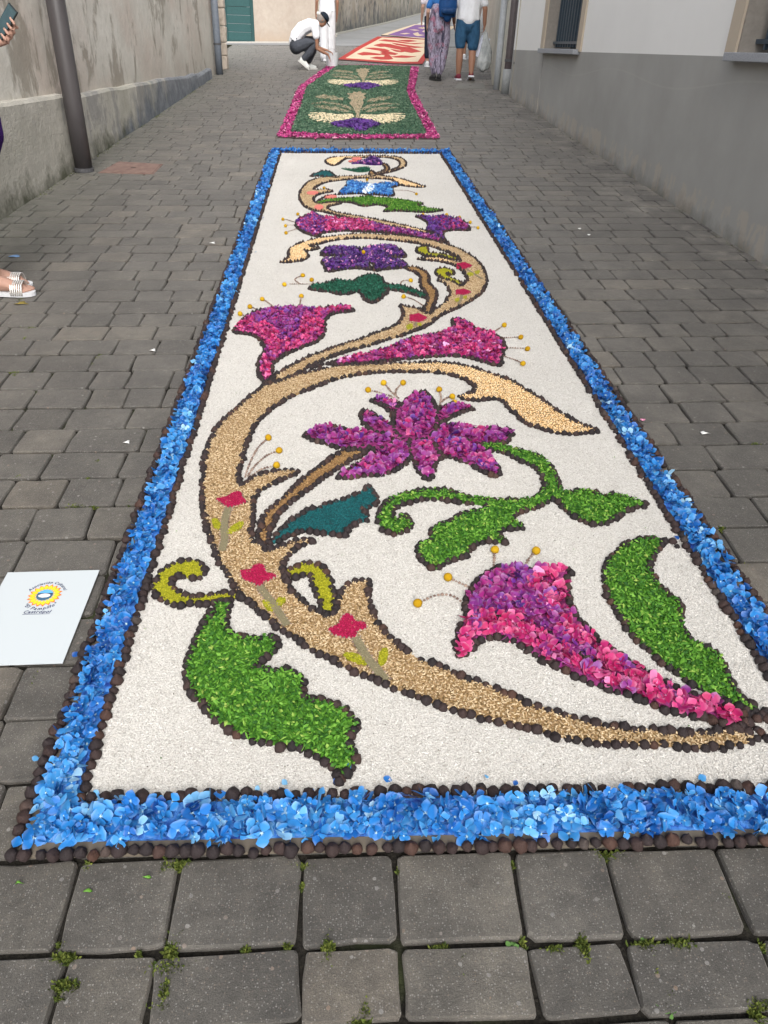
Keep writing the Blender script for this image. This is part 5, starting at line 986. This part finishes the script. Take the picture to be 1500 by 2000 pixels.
def head(c, fwd, up=(0, 0, 1), sc=1.0):
    """skull, jaw, nose, ears, neck stub; fwd = where the face points"""
    f = Vector(fwd).normalized(); u = Vector(up); u = (u - u.dot(f) * f).normalized(); r = f.cross(u)
    def X(a, b, c_): return tuple(Vector(c) + (r * a + f * b + u * c_) * sc)
    def E(a, b, c_, ra, rb_, rc_):
        V, Fs = ball((0, 0, 0), (ra, rb_, rc_)); return [X(a + x, b + y, c_ + z) for x, y, z in V], Fs
    return [E(0, -.015, .03, .076, .092, .088), E(0, .025, -.045, .058, .066, .072), E(0, .088, -.01, .012, .018, .022), E(0, .05, -.092, .03, .03, .022), E(.076, -.01, -.01, .012, .018, .03), E(-.076, -.01, -.01, .012, .018, .03), E(0, .078, .022, .05, .012, .012), E(0, .083, -.055, .024, .010, .008)]
def eyes(parent, c, fwd, up=(0, 0, 1)):
    f = Vector(fwd).normalized(); u = Vector(up); u = (u - u.dot(f) * f).normalized(); r = f.cross(u); ps = []
    for s_ in (-1, 1): ps.append(ball(tuple(Vector(c) + r * .032 * s_ + f * .083 + u * .006), .010, 8))
    V, Fs = join(ps); link('eyes', pymesh('eyes', V, Fs, True), plain('eye_dark', (.03, .025, .02), .3), parent)
def person(base, yaw, label, sc=.86): return empty('person', Matrix.Translation(base) @ Matrix.Rotation(yaw, 4, 'Z') @ Matrix.Scale(sc, 4), label=label, cat='person')
SK1, SK2, SK3 = plain('skin_tan', (.30, .155, .10), .55, .3, 0, 12, .06), plain('skin_fair', (.38, .225, .17), .55, .3, 0, 12, .06), plain('skin_brown', (.28, .14, .09), .55, .3, 0, 12, .06)
def cloth(name, c, sc=14, amt=.10, rough=.9, bs=.5):
    s = NT(name, rough, .15); nz = s.noise(sc, 5, .6, s.obj(), stretch=(1, 1, .5)); s.col(s.ramp(nz, [(.3, tuple(x * (1 - amt) for x in c)), (.7, tuple(min(.9, x * (1 + amt)) for x in c))])); s.bump(nz, bs, .03); return s.m
WHT, GRYT, JEAN, NAVY, BLK, OFFW = cloth('white_cotton', (.72, .73, .76)), cloth('charcoal_cloth', (.055, .06, .072)), cloth('denim', (.035, .10, .19), 20, .2), cloth('navy_cloth', (.012, .05, .13)), cloth('black_cloth', (.015, .02, .035)), cloth('off_white_linen', (.60, .60, .62))
def shoe(x, y, z, yaw=0, pitch=0, L=.27, sole=True):
    """tapered shoe: heel at origin, toe forward (+y)"""
    prof = [(-.05, .034, .050), (0, .040, .060), (.06, .038, .055), (.12, .044, .042), (.18, .046, .034), (L - .06, .036, .026)]
    M = Matrix.Translation((x, y, z)) @ Matrix.Rotation(yaw, 4, 'Z') @ Matrix.Rotation(pitch, 4, 'X')
    V, Fs = tube_np([(0, p[0], .012 + p[2] * .9) for p in prof], [(p[1], p[2] * .9) for p in prof], 12); up_ = ([tuple(M @ Vector(v)) for v in V], Fs)
    V, Fs = [], []; o = [(-.045, -.065), (.045, -.065), (.05, .02), (.056, .14), (.04, L - .045), (0, L - .02), (-.04, L - .045), (-.054, .14), (-.046, .02)]
    V = [(a, b, 0) for a, b in o] + [(a, b, .028) for a, b in o]; n = len(o); Fs = [tuple(range(n))[::-1], tuple(range(n, 2 * n))] + [(i, (i + 1) % n, (i + 1) % n + n, i + n) for i in range(n)]
    return up_, ([tuple(M @ Vector(v)) for v in V], Fs)
def shoes(par, spec, mu, ms, name='shoe'):
    for s_ in spec:
        a, b = shoe(*s_); o = link(name, pymesh(name, *a, True), mu, par); o2_ = link('sole', pymesh('sole', *b), ms, o)
# ---- man in white shirt and denim shorts, walking away
mn = person(D(906, 157) , -.05, 'person in white shirt and denim shorts walking away carrying plastic bags'); mn.scale = (1.02, .9, .86); bpy.context.view_layer.update()
hipz = .94
lg = lambda x, y0, y1, z1=.08: [(x * .9, 0, hipz), (x, (y0) * .5, .72), (x * 1.02, y0, .50), (x * 1.02, (y0 + y1) / 2 - .01, .33), (x * .98, y1, z1)]
A1, A2 = lg(-.095, .02, .03), lg(.10, .04, -.10, .12)
body = limb(A1, [.085, .080, .060, .058, .038]) + limb(A2, [.085, .080, .060, .058, .038]) + limb([(-.09, .05, .05), (-.09, .14, .04)], [.035, .03]) + limb([(.10, -.10, .08), (.10, -.02, .03)], [.035, .03])
body += limb([(0, 0, .92), (0, .01, 1.10), (0, .02, 1.32), (0, .02, 1.44)], [(.165, .12), (.155, .115), (.18, .12), (.13, .08)]) + limb([(0, .02, 1.44), (0, .04, 1.56)], [.06, .055]) + head((0, .05, 1.65), (0, 1, 0))
ar = [(.20, .02, 1.40), (.245, 0, 1.14), (.262, .03, .90)]; al = [(-.20, .02, 1.40), (-.245, .02, 1.14), (-.21, .12, .92)]
body += limb(ar, [.050, .042, .028]) + limb(al, [.050, .042, .028]) + hand(ar[-1], (0, .05, -1), (-1, 0, 0), curl=.9) + hand(al[-1], (.1, .3, -1), (1, 0, 0), curl=.5)
link('body', skin_np(body, .012), SK1, mn)
link('shorts', skin_np(limb([(-.085, 0, .95), (-.10, .01, .72), (-.098, .018, .57)], [.105, .10, .083]) + limb([(.085, 0, .95), (.105, .02, .72), (.105, .03, .55)], [.105, .10, .086]) + limb([(0, 0, .88), (0, 0, 1.02)], [(.175, .13), (.17, .125)]), .014), JEAN, mn)
link('shirt', skin_np(limb([(0, 0, .96), (0, .01, 1.12), (0, .02, 1.33), (0, .02, 1.45)], [(.19, .145), (.182, .14), (.20, .14), (.13, .09)]) + limb([(.15, .02, 1.42), (.235, .01, 1.22)], [.075, .065]) + limb([(-.15, .02, 1.42), (-.235, .02, 1.22)], [.075, .065]), .014), WHT, mn)
hr = ball((0, .03, 1.695), (.086, .098, .082)); link('hair', pymesh('hair', *hr, True), plain('grey_hair', (.12, .11, .10), .8), mn)
shoes(mn, [(-.09, .02, .0, .05, .0), (.10, -.10, .045, -.05, -.32)], plain('red_navy_shoe', (.16, .02, .04), .7, .3, 0, 30, .7), plain('shoe_sole', (.62, .62, .66), .6))
# bags held in his right hand
bg_ = empty('carrier_bag', mn.matrix_world @ Matrix.Translation((.275, .02, .80)), label='translucent grey plastic carrier bag bulging from the walking man\'s hand', cat='bag')
s = NT('thin_plastic', .35, .5); nz = s.noise(9, 4, .6, s.obj(), stretch=(1, 1, .4)); s.col(s.ramp(nz, [(.35, (.22, .24, .24)), (.6, (.46, .48, .48))])); s.bump(s.noise(18, 4, .6, s.obj()), .8, .02); M_BAG = s.m
bgp = skin_np(limb([(.02, 0, -.02), (.03, 0, -.16), (.045, .0, -.32), (.03, 0, -.48), (.01, 0, -.60)], [(.018, .02), (.06, .03), (.10, .055), (.125, .07), (.10, .06)]) , .012)
link('bag_body', bgp, M_BAG, bg_)
for dx in (-.012, .03): link('bag_handle', pymesh('bag_handle', *tube_np([(0, 0, .03), (dx, 0, -.03), (dx * 1.6 + .01, 0, -.14)], [.008, .010, .02], 6)), M_BAG, bg_)
pb = empty('paper_bag', mn.matrix_world @ Matrix.Translation((.22, .10, .62)) @ Matrix.Rotation(.35, 4, 'Y'), label='white paper bag hanging tilted beside the plastic carrier', cat='bag')
V, Fs = box((-.015, -.05, -.22), (.13, .03, .12)); V[1] = (-.0, -.05, .12); o = link('bag_body', pymesh('paper_bag', V, Fs), plain('white_paper', (.66, .68, .78), .7), pb); link('bag_handle', pymesh('bag_handle', *tube_np([(.02, 0, .12), (.05, 0, .20), (.09, 0, .12)], [.005] * 3, 6)), plain('cord', (.4, .4, .45), .8), pb)
# ---- woman in patterned trousers
wm = person(D(851, 157), .03, 'person in patterned loose trousers with a blue rucksack walking away')
s = NT('patterned_cloth', .9, .15); o_ = s.obj(); a = s.noise(16, 4, .6, o_, dist=1.2, stretch=(1, 1, .28)); c = s.ramp(a, [(.36, (.035, .035, .06)), (.44, (.13, .11, .15)), (.52, (.34, .31, .40)), (.60, (.16, .13, .19)), (.7, (.40, .37, .45))], 'LINEAR')
c = s.mix(s.ramp(s.noise(6, 3, .6, o_), [(.55, (0, 0, 0)), (.66, (.7, .7, .7))]), c, (.30, .10, .15)); s.bump(s.noise(9, 4, .6, o_, stretch=(1, 1, .3)), .6, .03); M_PAT = s.col(c)
L1 = [(-.075, 0, .90), (-.085, .01, .70), (-.075, .04, .48), (-.055, .02, .28), (-.045, .0, .10)]; L2 = [(.09, 0, .90), (.10, -.01, .70), (.085, -.01, .48), (.06, -.05, .28), (.045, -.06, .10)]
body = limb(L1, [.08, .075, .058, .05, .034]) + limb(L2, [.08, .075, .058, .05, .034]) + limb([(-.045, .02, .06), (-.05, .12, .03)], [.03, .026]) + limb([(.045, -.05, .06), (.05, .05, .03)], [.03, .026])
body += limb([(0, 0, .90), (0, .01, 1.06), (0, .02, 1.26), (0, .02, 1.36)], [(.155, .11), (.13, .10), (.155, .11), (.11, .07)]) + limb([(0, .02, 1.36), (0, .04, 1.46)], [.05, .048]) + head((0, .05, 1.55), (0, 1, 0), sc=.95)
for s_ in (-1, 1): body += limb([(s_ * .165, .02, 1.33), (s_ * .215, .0, 1.08), (s_ * .20, .12, .90)], [.042, .036, .026]) + hand((s_ * .20, .12, .90), (0, .4, -1), (-s_, 0, 0))
link('body', skin_np(body, .012), SK2, wm)
link('trousers', skin_np(limb([(-.08, 0, .92), (-.10, .01, .68), (-.085, .03, .42), (-.058, .01, .20), (-.048, 0, .12)], [.115, .11, .085, .07, .046]) + limb([(.095, 0, .92), (.115, -.01, .68), (.095, -.01, .42), (.072, -.05, .20), (.052, -.06, .12)], [.118, .115, .10, .078, .05]) + limb([(0, 0, .86), (0, 0, 1.02), (0, 0, 1.2)], [(.19, .145), (.18, .135), (.15, .12)]), .014), M_PAT, wm)
link('shirt', skin_np(limb([(0, 0, 1.19), (0, .01, 1.22), (0, .02, 1.28), (0, .02, 1.37)], [(.155, .125), (.16, .12), (.175, .125), (.11, .08)]) + limb([(.13, .02, 1.34), (.20, .01, 1.16)], [.06, .055]) + limb([(-.13, .02, 1.34), (-.20, .01, 1.16)], [.06, .055]), .014), cloth('blue_top', (.03, .12, .34)), wm)
link('hair', pymesh('hair', *ball((0, .02, 1.58), (.09, .10, .11)), True), plain('dark_hair', (.05, .03, .02), .7), wm)
shoes(wm, [(-.045, -.02, .0, .1, 0, .24), (.045, -.10, .0, -.12, 0, .24)], plain('black_sandal', (.02, .02, .022), .6), plain('black_sole', (.015, .015, .015), .7), 'sandal')
rk = empty('rucksack', wm.matrix_world @ Matrix.Translation((.12, -.17, 1.16)) @ Matrix.Scale(1.12, 4), label='blue rucksack hanging low on the back of the patterned trousers', cat='rucksack')
link('bag_body', skin_np(limb([(0, 0, -.14), (0, 0, 0), (0, .0, .16), (0, .02, .30)], [(.135, .07), (.155, .085), (.145, .08), (.10, .06)]), .014), cloth('blue_nylon', (.012, .055, .17), 10, .15, .5), rk)
link('front_pocket', skin_np(limb([(-.07, -.075, -.06), (.07, -.075, -.06)], [.055, .055]), .014), cloth('blue_pocket', (.010, .04, .12), 10, .15, .5), rk)
for z in (.10, .17): link('trim_line', pymesh('trim_line', *tube_np([(-.12, -.062, z), (0, -.092, z), (.12, -.062, z)], [.004] * 3, 6)), plain('white_trim', (.6, .65, .7), .5), rk)
for sx_ in (-1, 1): link('strap', pymesh('strap', *tube_np([(sx_ * .06, -.02, .28), (sx_ * .08, .10, .46), (sx_ * .08, .22, .36)], [.012] * 3, 6)), NAVY, rk)
# ---- people farther on, mostly hidden
def simple_person(base, yaw, label, top, bottom, skin, sc=1.0, wide=.09, hem=.10, skirt=False, hair=(.05, .03, .02), shoe_m=None):
    p = person(base, yaw, label); body = []
    for s_ in (-1, 1):
        body += limb([(s_ * .09, 0, .9 * sc), (s_ * .09, s_ * .04, .48 * sc), (s_ * .085, s_ * .07, .08)], [.08, .056, .034]) + limb([(s_ * .085, s_ * .07, .06), (s_ * .09, s_ * .07 + .1, .035)], [.032, .028])
        body += limb([(s_ * .19, .02, 1.38 * sc), (s_ * .235, 0, 1.12 * sc), (s_ * .24, .08, .88 * sc)], [.046, .038, .027]) + hand((s_ * .24, .08, .88 * sc), (0, .2, -1), (-s_, 0, 0))
    body += limb([(0, 0, .90 * sc), (0, .01, 1.1 * sc), (0, .02, 1.3 * sc), (0, .02, 1.42 * sc)], [(.16, .12), (.15, .11), (.17, .12), (.12, .08)]) + limb([(0, .02, 1.42 * sc), (0, .04, 1.53 * sc)], [.055, .05]) + head((0, .05, 1.62 * sc), (0, 1, 0))
    link('body', skin_np(body, .014), skin, p)
    if skirt: tr_ = limb([(0, 0, hem), (0, 0, .7), (0, 0, 1.02)], [(.25, .2), (.21, .17), (.165, .13)])
    else:
        tr_ = limb([(0, 0, .86 * sc), (0, 0, 1.0 * sc)], [(.17, .13), (.165, .13)])
        for s_ in (-1, 1): tr_ += limb([(s_ * .085, 0, .92 * sc), (s_ * .09, s_ * .02, .55), (s_ * .09, s_ * .06, hem)], [.11, wide, wide * .95])
    link('skirt' if skirt else 'trousers', skin_np(tr_, .015), bottom, p)
    link('shirt', skin_np(limb([(0, 0, .93 * sc), (0, .01, 1.12 * sc), (0, .02, 1.33 * sc), (0, .02, 1.43 * sc)], [(.195, .145), (.18, .135), (.19, .13), (.12, .09)]) + limb([(.15, .02, 1.4 * sc), (.23, .01, 1.2 * sc)], [.07, .06]) + limb([(-.15, .02, 1.4 * sc), (-.23, .01, 1.2 * sc)], [.07, .06]), .015), top, p)
    link('hair', pymesh('hair', *ball((0, .02, 1.66 * sc), (.09, .10, .10)), True), plain('hair_' + str(hair[0]), hair, .8), p)
    shoes(p, [(s_ * .085, s_ * .07 - .02, 0, 0, 0) for s_ in (-1, 1)], shoe_m or plain('white_shoe', (.62, .62, .64), .6), plain('white_sole', (.66, .66, .68), .6)); return p
simple_person(D(841, 131), -.02, 'person in pale blouse and black trousers walking just ahead of the patterned trousers', cloth('pale_blouse', (.55, .50, .54)), BLK, SK2, .98, .078, .22)
simple_person(D(912, 116), 0, 'person in pink top and long black skirt mostly hidden by the man in shorts', cloth('pink_top', (.50, .30, .34)), BLK, SK1, 1.0, hem=.52, skirt=True)
simple_person(D(640, 119), .2, 'person in loose white trousers standing behind the crouching woman', WHT, OFFW, SK1, 1.02, .105, .10)
# ---- bucket beside the crouching woman
bk = empty('petal_bucket', Matrix.Translation(D(649, 131)), label='white plastic bucket behind the crouching woman\'s hands', cat='bucket'); s_ = .12
link('bucket_body', pymesh('bucket_body', *tube_np([(0, 0, 0), (0, 0, .22), (0, 0, .235)], [.095, .125, .13], 18, cap=False), True), plain('bucket_plastic', (.60, .60, .62), .5), bk)
link('contents', pymesh('contents', *tube_np([(0, 0, .0), (0, 0, .19)], [.09, .118], 18)), plain('bucket_contents', (.55, .50, .52), .8), bk)
link('bucket_handle', pymesh('bucket_handle', *tube_np([(-.125, 0, .22), (-.09, -.05, .27), (0, -.07, .29), (.09, -.05, .27), (.125, 0, .22)], [.004] * 5, 6)), plain('wire', (.4, .4, .4), .4), bk)
# ---- crouching woman (local +y = the way she faces, to the right of the picture)
cr = person(D(597, 136), -PI / 2 + .12, 'person in white shirt and black cap crouching to lay petals on the green carpet')
pel = (0, -.17, .42)
def cl(s_): x = s_ * .10; return [(x, -.17, .40), (x * 1.3, .05, .50), (x * 1.45, .27, .55), (x * 1.3, .17, .34), (x * 1.1, .05, .12)]
legs = limb(cl(-1), [.10, .088, .062, .056, .036]); c2_ = [(-(-.10), -.17, .40), (.13, .03, .47), (.14, .22, .50), (.12, .08, .30), (.10, -.06, .17)]
legs += limb(c2_, [.10, .088, .062, .056, .036])
tors = limb([(0, -.19, .42), (0, -.16, .56), (0, -.04, .70), (0, .12, .78), (0, .22, .80)], [(.16, .12), (.145, .115), (.16, .115), (.18, .10), (.12, .075)])
nk = limb([(0, .22, .80), (0, .31, .84)], [.055, .05]); fw = (0, .72, -.70); hc = (0, .37, .875)
ra = [(.18, .20, .76), (.215, .22, .56), (.19, .23, .38), (.15, .36, .32), (.12, .46, .285)]; la = [(-.18, .22, .77), (-.22, .27, .56), (-.2, .26, .42), (-.12, .38, .37), (-.07, .47, .355)]
body = legs + tors + nk + head(hc, fw) + limb(ra, [.048, .042, .038, .032, .024]) + limb(la, [.048, .042, .038, .032, .024]) + hand(ra[-1], (-.1, .45, -.85), (-.2, -.9, -.4), curl=.35, spread=.3) + hand(la[-1], (.2, .8, -.3), (0, 0, -1), curl=.6)
body += limb([(-.11, .06, .07), (-.11, .16, .04)], [.034, .028]) + limb([(.10, -.06, .14), (.10, .02, .05)], [.034, .028])
link('body', skin_np(body, .011), SK1, cr); eyes(cr, hc, fw)
tr_ = limb(cl(-1)[:4] + [(-.115, .08, .17)], [.125, .108, .085, .080, .07]) + limb(c2_[:4] + [(.105, -.03, .21)], [.125, .108, .085, .080, .066]) + limb([(0, -.19, .40), (0, -.19, .52)], [(.175, .14), (.16, .12)])
link('trousers', skin_np(tr_, .013), GRYT, cr)
link('shirt', skin_np(limb([(0, -.235, .50), (0, -.18, .58), (0, -.05, .715), (0, .12, .79), (0, .235, .805)], [(.165, .10), (.165, .135), (.18, .14), (.19, .125), (.10, .08)]) + limb([(.13, .19, .79), (.205, .21, .60)], [.085, .075]) + limb([(-.13, .2, .79), (-.21, .25, .60)], [.08, .07]), .013), WHT, cr)
f_ = Vector(fw).normalized(); u_ = Vector((0, 0, 1)); u_ = (u_ - u_.dot(f_) * f_).normalized(); r_ = f_.cross(u_)
def HX(a, b, c_): return tuple(Vector(hc) + r_ * a + f_ * b + u_ * c_)
V, Fs = ball((0, 0, 0), (.088, .105, .10)); link('hair', pymesh('hair', [HX(x, y - .035, z + .005) for x, y, z in V], Fs, True), plain('grey_brown_hair', (.22, .19, .17), .8), cr)
V, Fs = ball((0, 0, 0), (.094, .112, .085), 14); cp = link('cap', pymesh('cap', [HX(x, y - .012, max(z, -.02) + .062) for x, y, z in V], Fs, True), cloth('black_cap', (.012, .018, .028), 10, .1, .8), cr)
br = [(-.07, .06), (-.06, .13), (-.03, .17), (0, .18), (.03, .17), (.06, .13), (.07, .06)]; V = [HX(a, b, .05 - b * .12) for a, b in br] + [HX(a, b, .040 - b * .12) for a, b in br]; n = 7
link('cap_brim', pymesh('cap_brim', V, [tuple(range(n)), tuple(range(n, 2 * n))[::-1]] + [(i, i + n, (i + 1) % n + n, (i + 1) % n) for i in range(n)]), bpy.data.materials['black_cap'], cp)
sc_ = limb([HX(.03, -.13, .03), HX(0, -.155, .02), HX(-.03, -.13, .03)], [.028, .032, .028]); link('scrunchie', skin_np(sc_, .01), plain('white_scrunchie', (.62, .63, .6), .8), cr)
link('belt_strap', pymesh('belt_strap', *tube_np([(.172, -.18, .54), (.10, -.265, .60), (0, -.285, .61), (-.1, -.265, .60)], [.008] * 4, 6)), BLK, cr)
shoes(cr, [(-.11, .04, .0, .0, .0, .25), (.10, -.115, .115, 0, -.62, .25)], plain('white_trainer', (.62, .64, .62), .7), plain('white_trainer_sole', (.5, .49, .47), .7))
# ---- onlooker at the left edge in a purple dress, phone in hand (faces the carpet, local +y = to the right)
bL = Vector(G(P(-10, 566)[0] - .01, P(-10, 566)[1], 0)); on = person(bL, -PI / 2, 'person in purple dress and silver strapped sandals holding a phone at the left edge', 1)
OI = on.matrix_world.inverted()
hw = OI @ atY(24, 72, P(0, 566)[1]); toeA = OI @ D(66, 576); toeB = OI @ D(60, 557)
body = []; foot = []
for s_, toe in ((1, toeA), (-1, toeB)):
    x = toe.x; ty = toe.y; hy = ty - .235
    body += limb([(x * .9, 0.02 + hy * .5, .86), (x, hy + .03, .47), (x, hy + .03, .10)], [.08, .055, .036])
    body += limb([(x, hy - .01, .045), (x, hy + .06, .060), (x, hy + .12, .050), (x, ty - .05, .036)], [(.032, .034), (.034, .044), (.040, .032), (.043, .020)]) + limb([(x, hy + .03, .11), (x, hy + .05, .06)], [.036, .034])
    for k, tl in enumerate((0, .006, -.002, -.012, -.024)): tx = x - s_ * (.034 - .0165 * k) * -1 * -1; body += limb([(tx, ty - .06, .032), (tx, ty - .03 + tl, .030), (tx, ty - .010 + tl, .024)], [.0085, .0095 if k else .012, .008 if k else .011])
    foot.append((x, ty, hy))
body += limb([(0, 0, .88), (0, 0, 1.05), (0, .01, 1.25), (0, .01, 1.36)], [(.155, .12), (.13, .105), (.155, .115), (.11, .07)]) + limb([(0, .01, 1.36), (0, .03, 1.46)], [.05, .048]) + head((0, .05, 1.55), (0, .9, -.4), sc=.95)
ps_ = hw + Vector((0, -.09, -.03)); body += limb([(.165, .01, 1.33), (.20, .03, 1.10), tuple(ps_ + Vector((.02, -.05, -.03))), tuple(ps_)], [.042, .036, .03, .023]) + limb([(-.165, .01, 1.33), (-.21, -.02, 1.08), (-.19, .06, .86)], [.042, .036, .024]) + hand((-.19, .06, .86), (0, .2, -1), (1, 0, 0))
# phone frame: tilted, screen towards her and the camera
pd = Vector((.0, .62, .72)).normalized()                        # long axis
side = Vector((.55, .62, -.55)); side = (side - side.dot(pd) * pd).normalized(); pn = pd.cross(side)
pc = ps_ + Vector((0, .075, .085))
def PB(a, b, c_): return tuple(pc + side * a + pd * b + pn * c_)
# fingers wrapping the phone's right edge, thumb on the left
fr0 = ps_
body += limb([tuple(ps_), PB(-.01, -.085, .018), PB(.012, -.045, .022)], [.022, .024, .022]) + limb([tuple(ps_), PB(.02, -.07, .02), PB(.030, -.02, .020)], [.018, .018, .015])
for k in range(4):
    b0_ = -.066 + k * .026; body += limb([PB(.010, b0_ - .01, .024), PB(.046, b0_ + .004, .020), PB(.050, b0_ + .012, -.002), PB(.026 - (k == 3) * .0, b0_ + .018, -.013)], [.0088, .0082, .0076, .0066])
body += limb([PB(-.02, -.08, .018), PB(-.046, -.045, .006), PB(-.040, -.01, -.008)], [.014, .0115, .009])
link('body', skin_np(body, .0055, 3), SK2, on)
ph = empty('phone', on.matrix_world @ Matrix(((side.x, pd.x, pn.x, pc.x), (side.y, pd.y, pn.y, pc.y), (side.z, pd.z, pn.z, pc.z), (0, 0, 0, 1))) @ Matrix.Scale(.9, 4), label='dark smartphone held up by the onlooker in purple', cat='phone')
V, Fs = box((-.037, -.078, -.004), (.037, .078, .004)); o = link('case', pymesh('case', V, Fs), plain('phone_black', (.02, .025, .025), .4), ph); bv = o.modifiers.new('b', 'BEVEL'); bv.width = .003; bv.segments = 3
for zz in (-.0046, .0042): V, Fs = box((-.033, -.072, zz), (.033, .072, zz + .0004)); link('screen', pymesh('screen', V, Fs), plain('phone_glass', (.05, .085, .09), .12, .6), ph)
dr = limb([(0, .02, .75), (0, .01, .80), (0, 0, 1.02), (0, .01, 1.25), (0, .01, 1.37)], [(.235, .20), (.20, .17), (.15, .125), (.175, .135), (.11, .08)]) + limb([(.13, .01, 1.34), (.195, .03, 1.18)], [.06, .055]) + limb([(-.13, .01, 1.34), (-.205, -.01, 1.18)], [.06, .055])
dm = link('dress', skin_np(dr, .014), cloth('purple_cloth', (.045, .012, .13), 12, .2), on)
link('hair', pymesh('hair', *ball((0, .02, 1.59), (.09, .10, .11)), True), plain('brown_hair', (.10, .06, .03), .8), on)
M_SIL, M_SOL = plain('silver_strap', (.75, .72, .68), .25, .6, .6), plain('sandal_sole', (.55, .56, .58), .6)
for (x, ty, hy) in foot:
    ol = [(x - .036, hy - .03), (x + .036, hy - .03), (x + .040, hy + .08), (x + .048, ty - .06), (x + .038, ty - .01), (x + .005, ty + .014), (x - .035, ty - .01), (x - .047, ty - .06), (x - .040, hy + .08)]; ol = [tuple(p) for p in smooth(ol, True, 3)]
    V = [(a, b, 0) for a, b in ol] + [(a, b, .020) for a, b in ol]; n = len(ol); so_ = link('sandal', pymesh('sandal', V, [tuple(range(n))[::-1], tuple(range(n, 2 * n))] + [(i, (i + 1) % n, (i + 1) % n + n, i + n) for i in range(n)]), M_SOL, on)
    for k in range(6):
        yy = ty - .092 + k * .0105; link('strap', pymesh('strap', *tube_np([(x + .050 * math.cos(t), yy, .016 + .054 * math.sin(t)) for t in np.linspace(-.15, PI + .15, 11)], [.0040] * 11, 6), True), M_SIL, so_)
    link('strap', pymesh('strap', *tube_np([(x + .04 * math.cos(t), hy + .045 + .0 * t, .03 + .055 * math.sin(t)) for t in np.linspace(-.15, PI + .15, 11)], [.006] * 11, 6), True), M_SIL, so_)
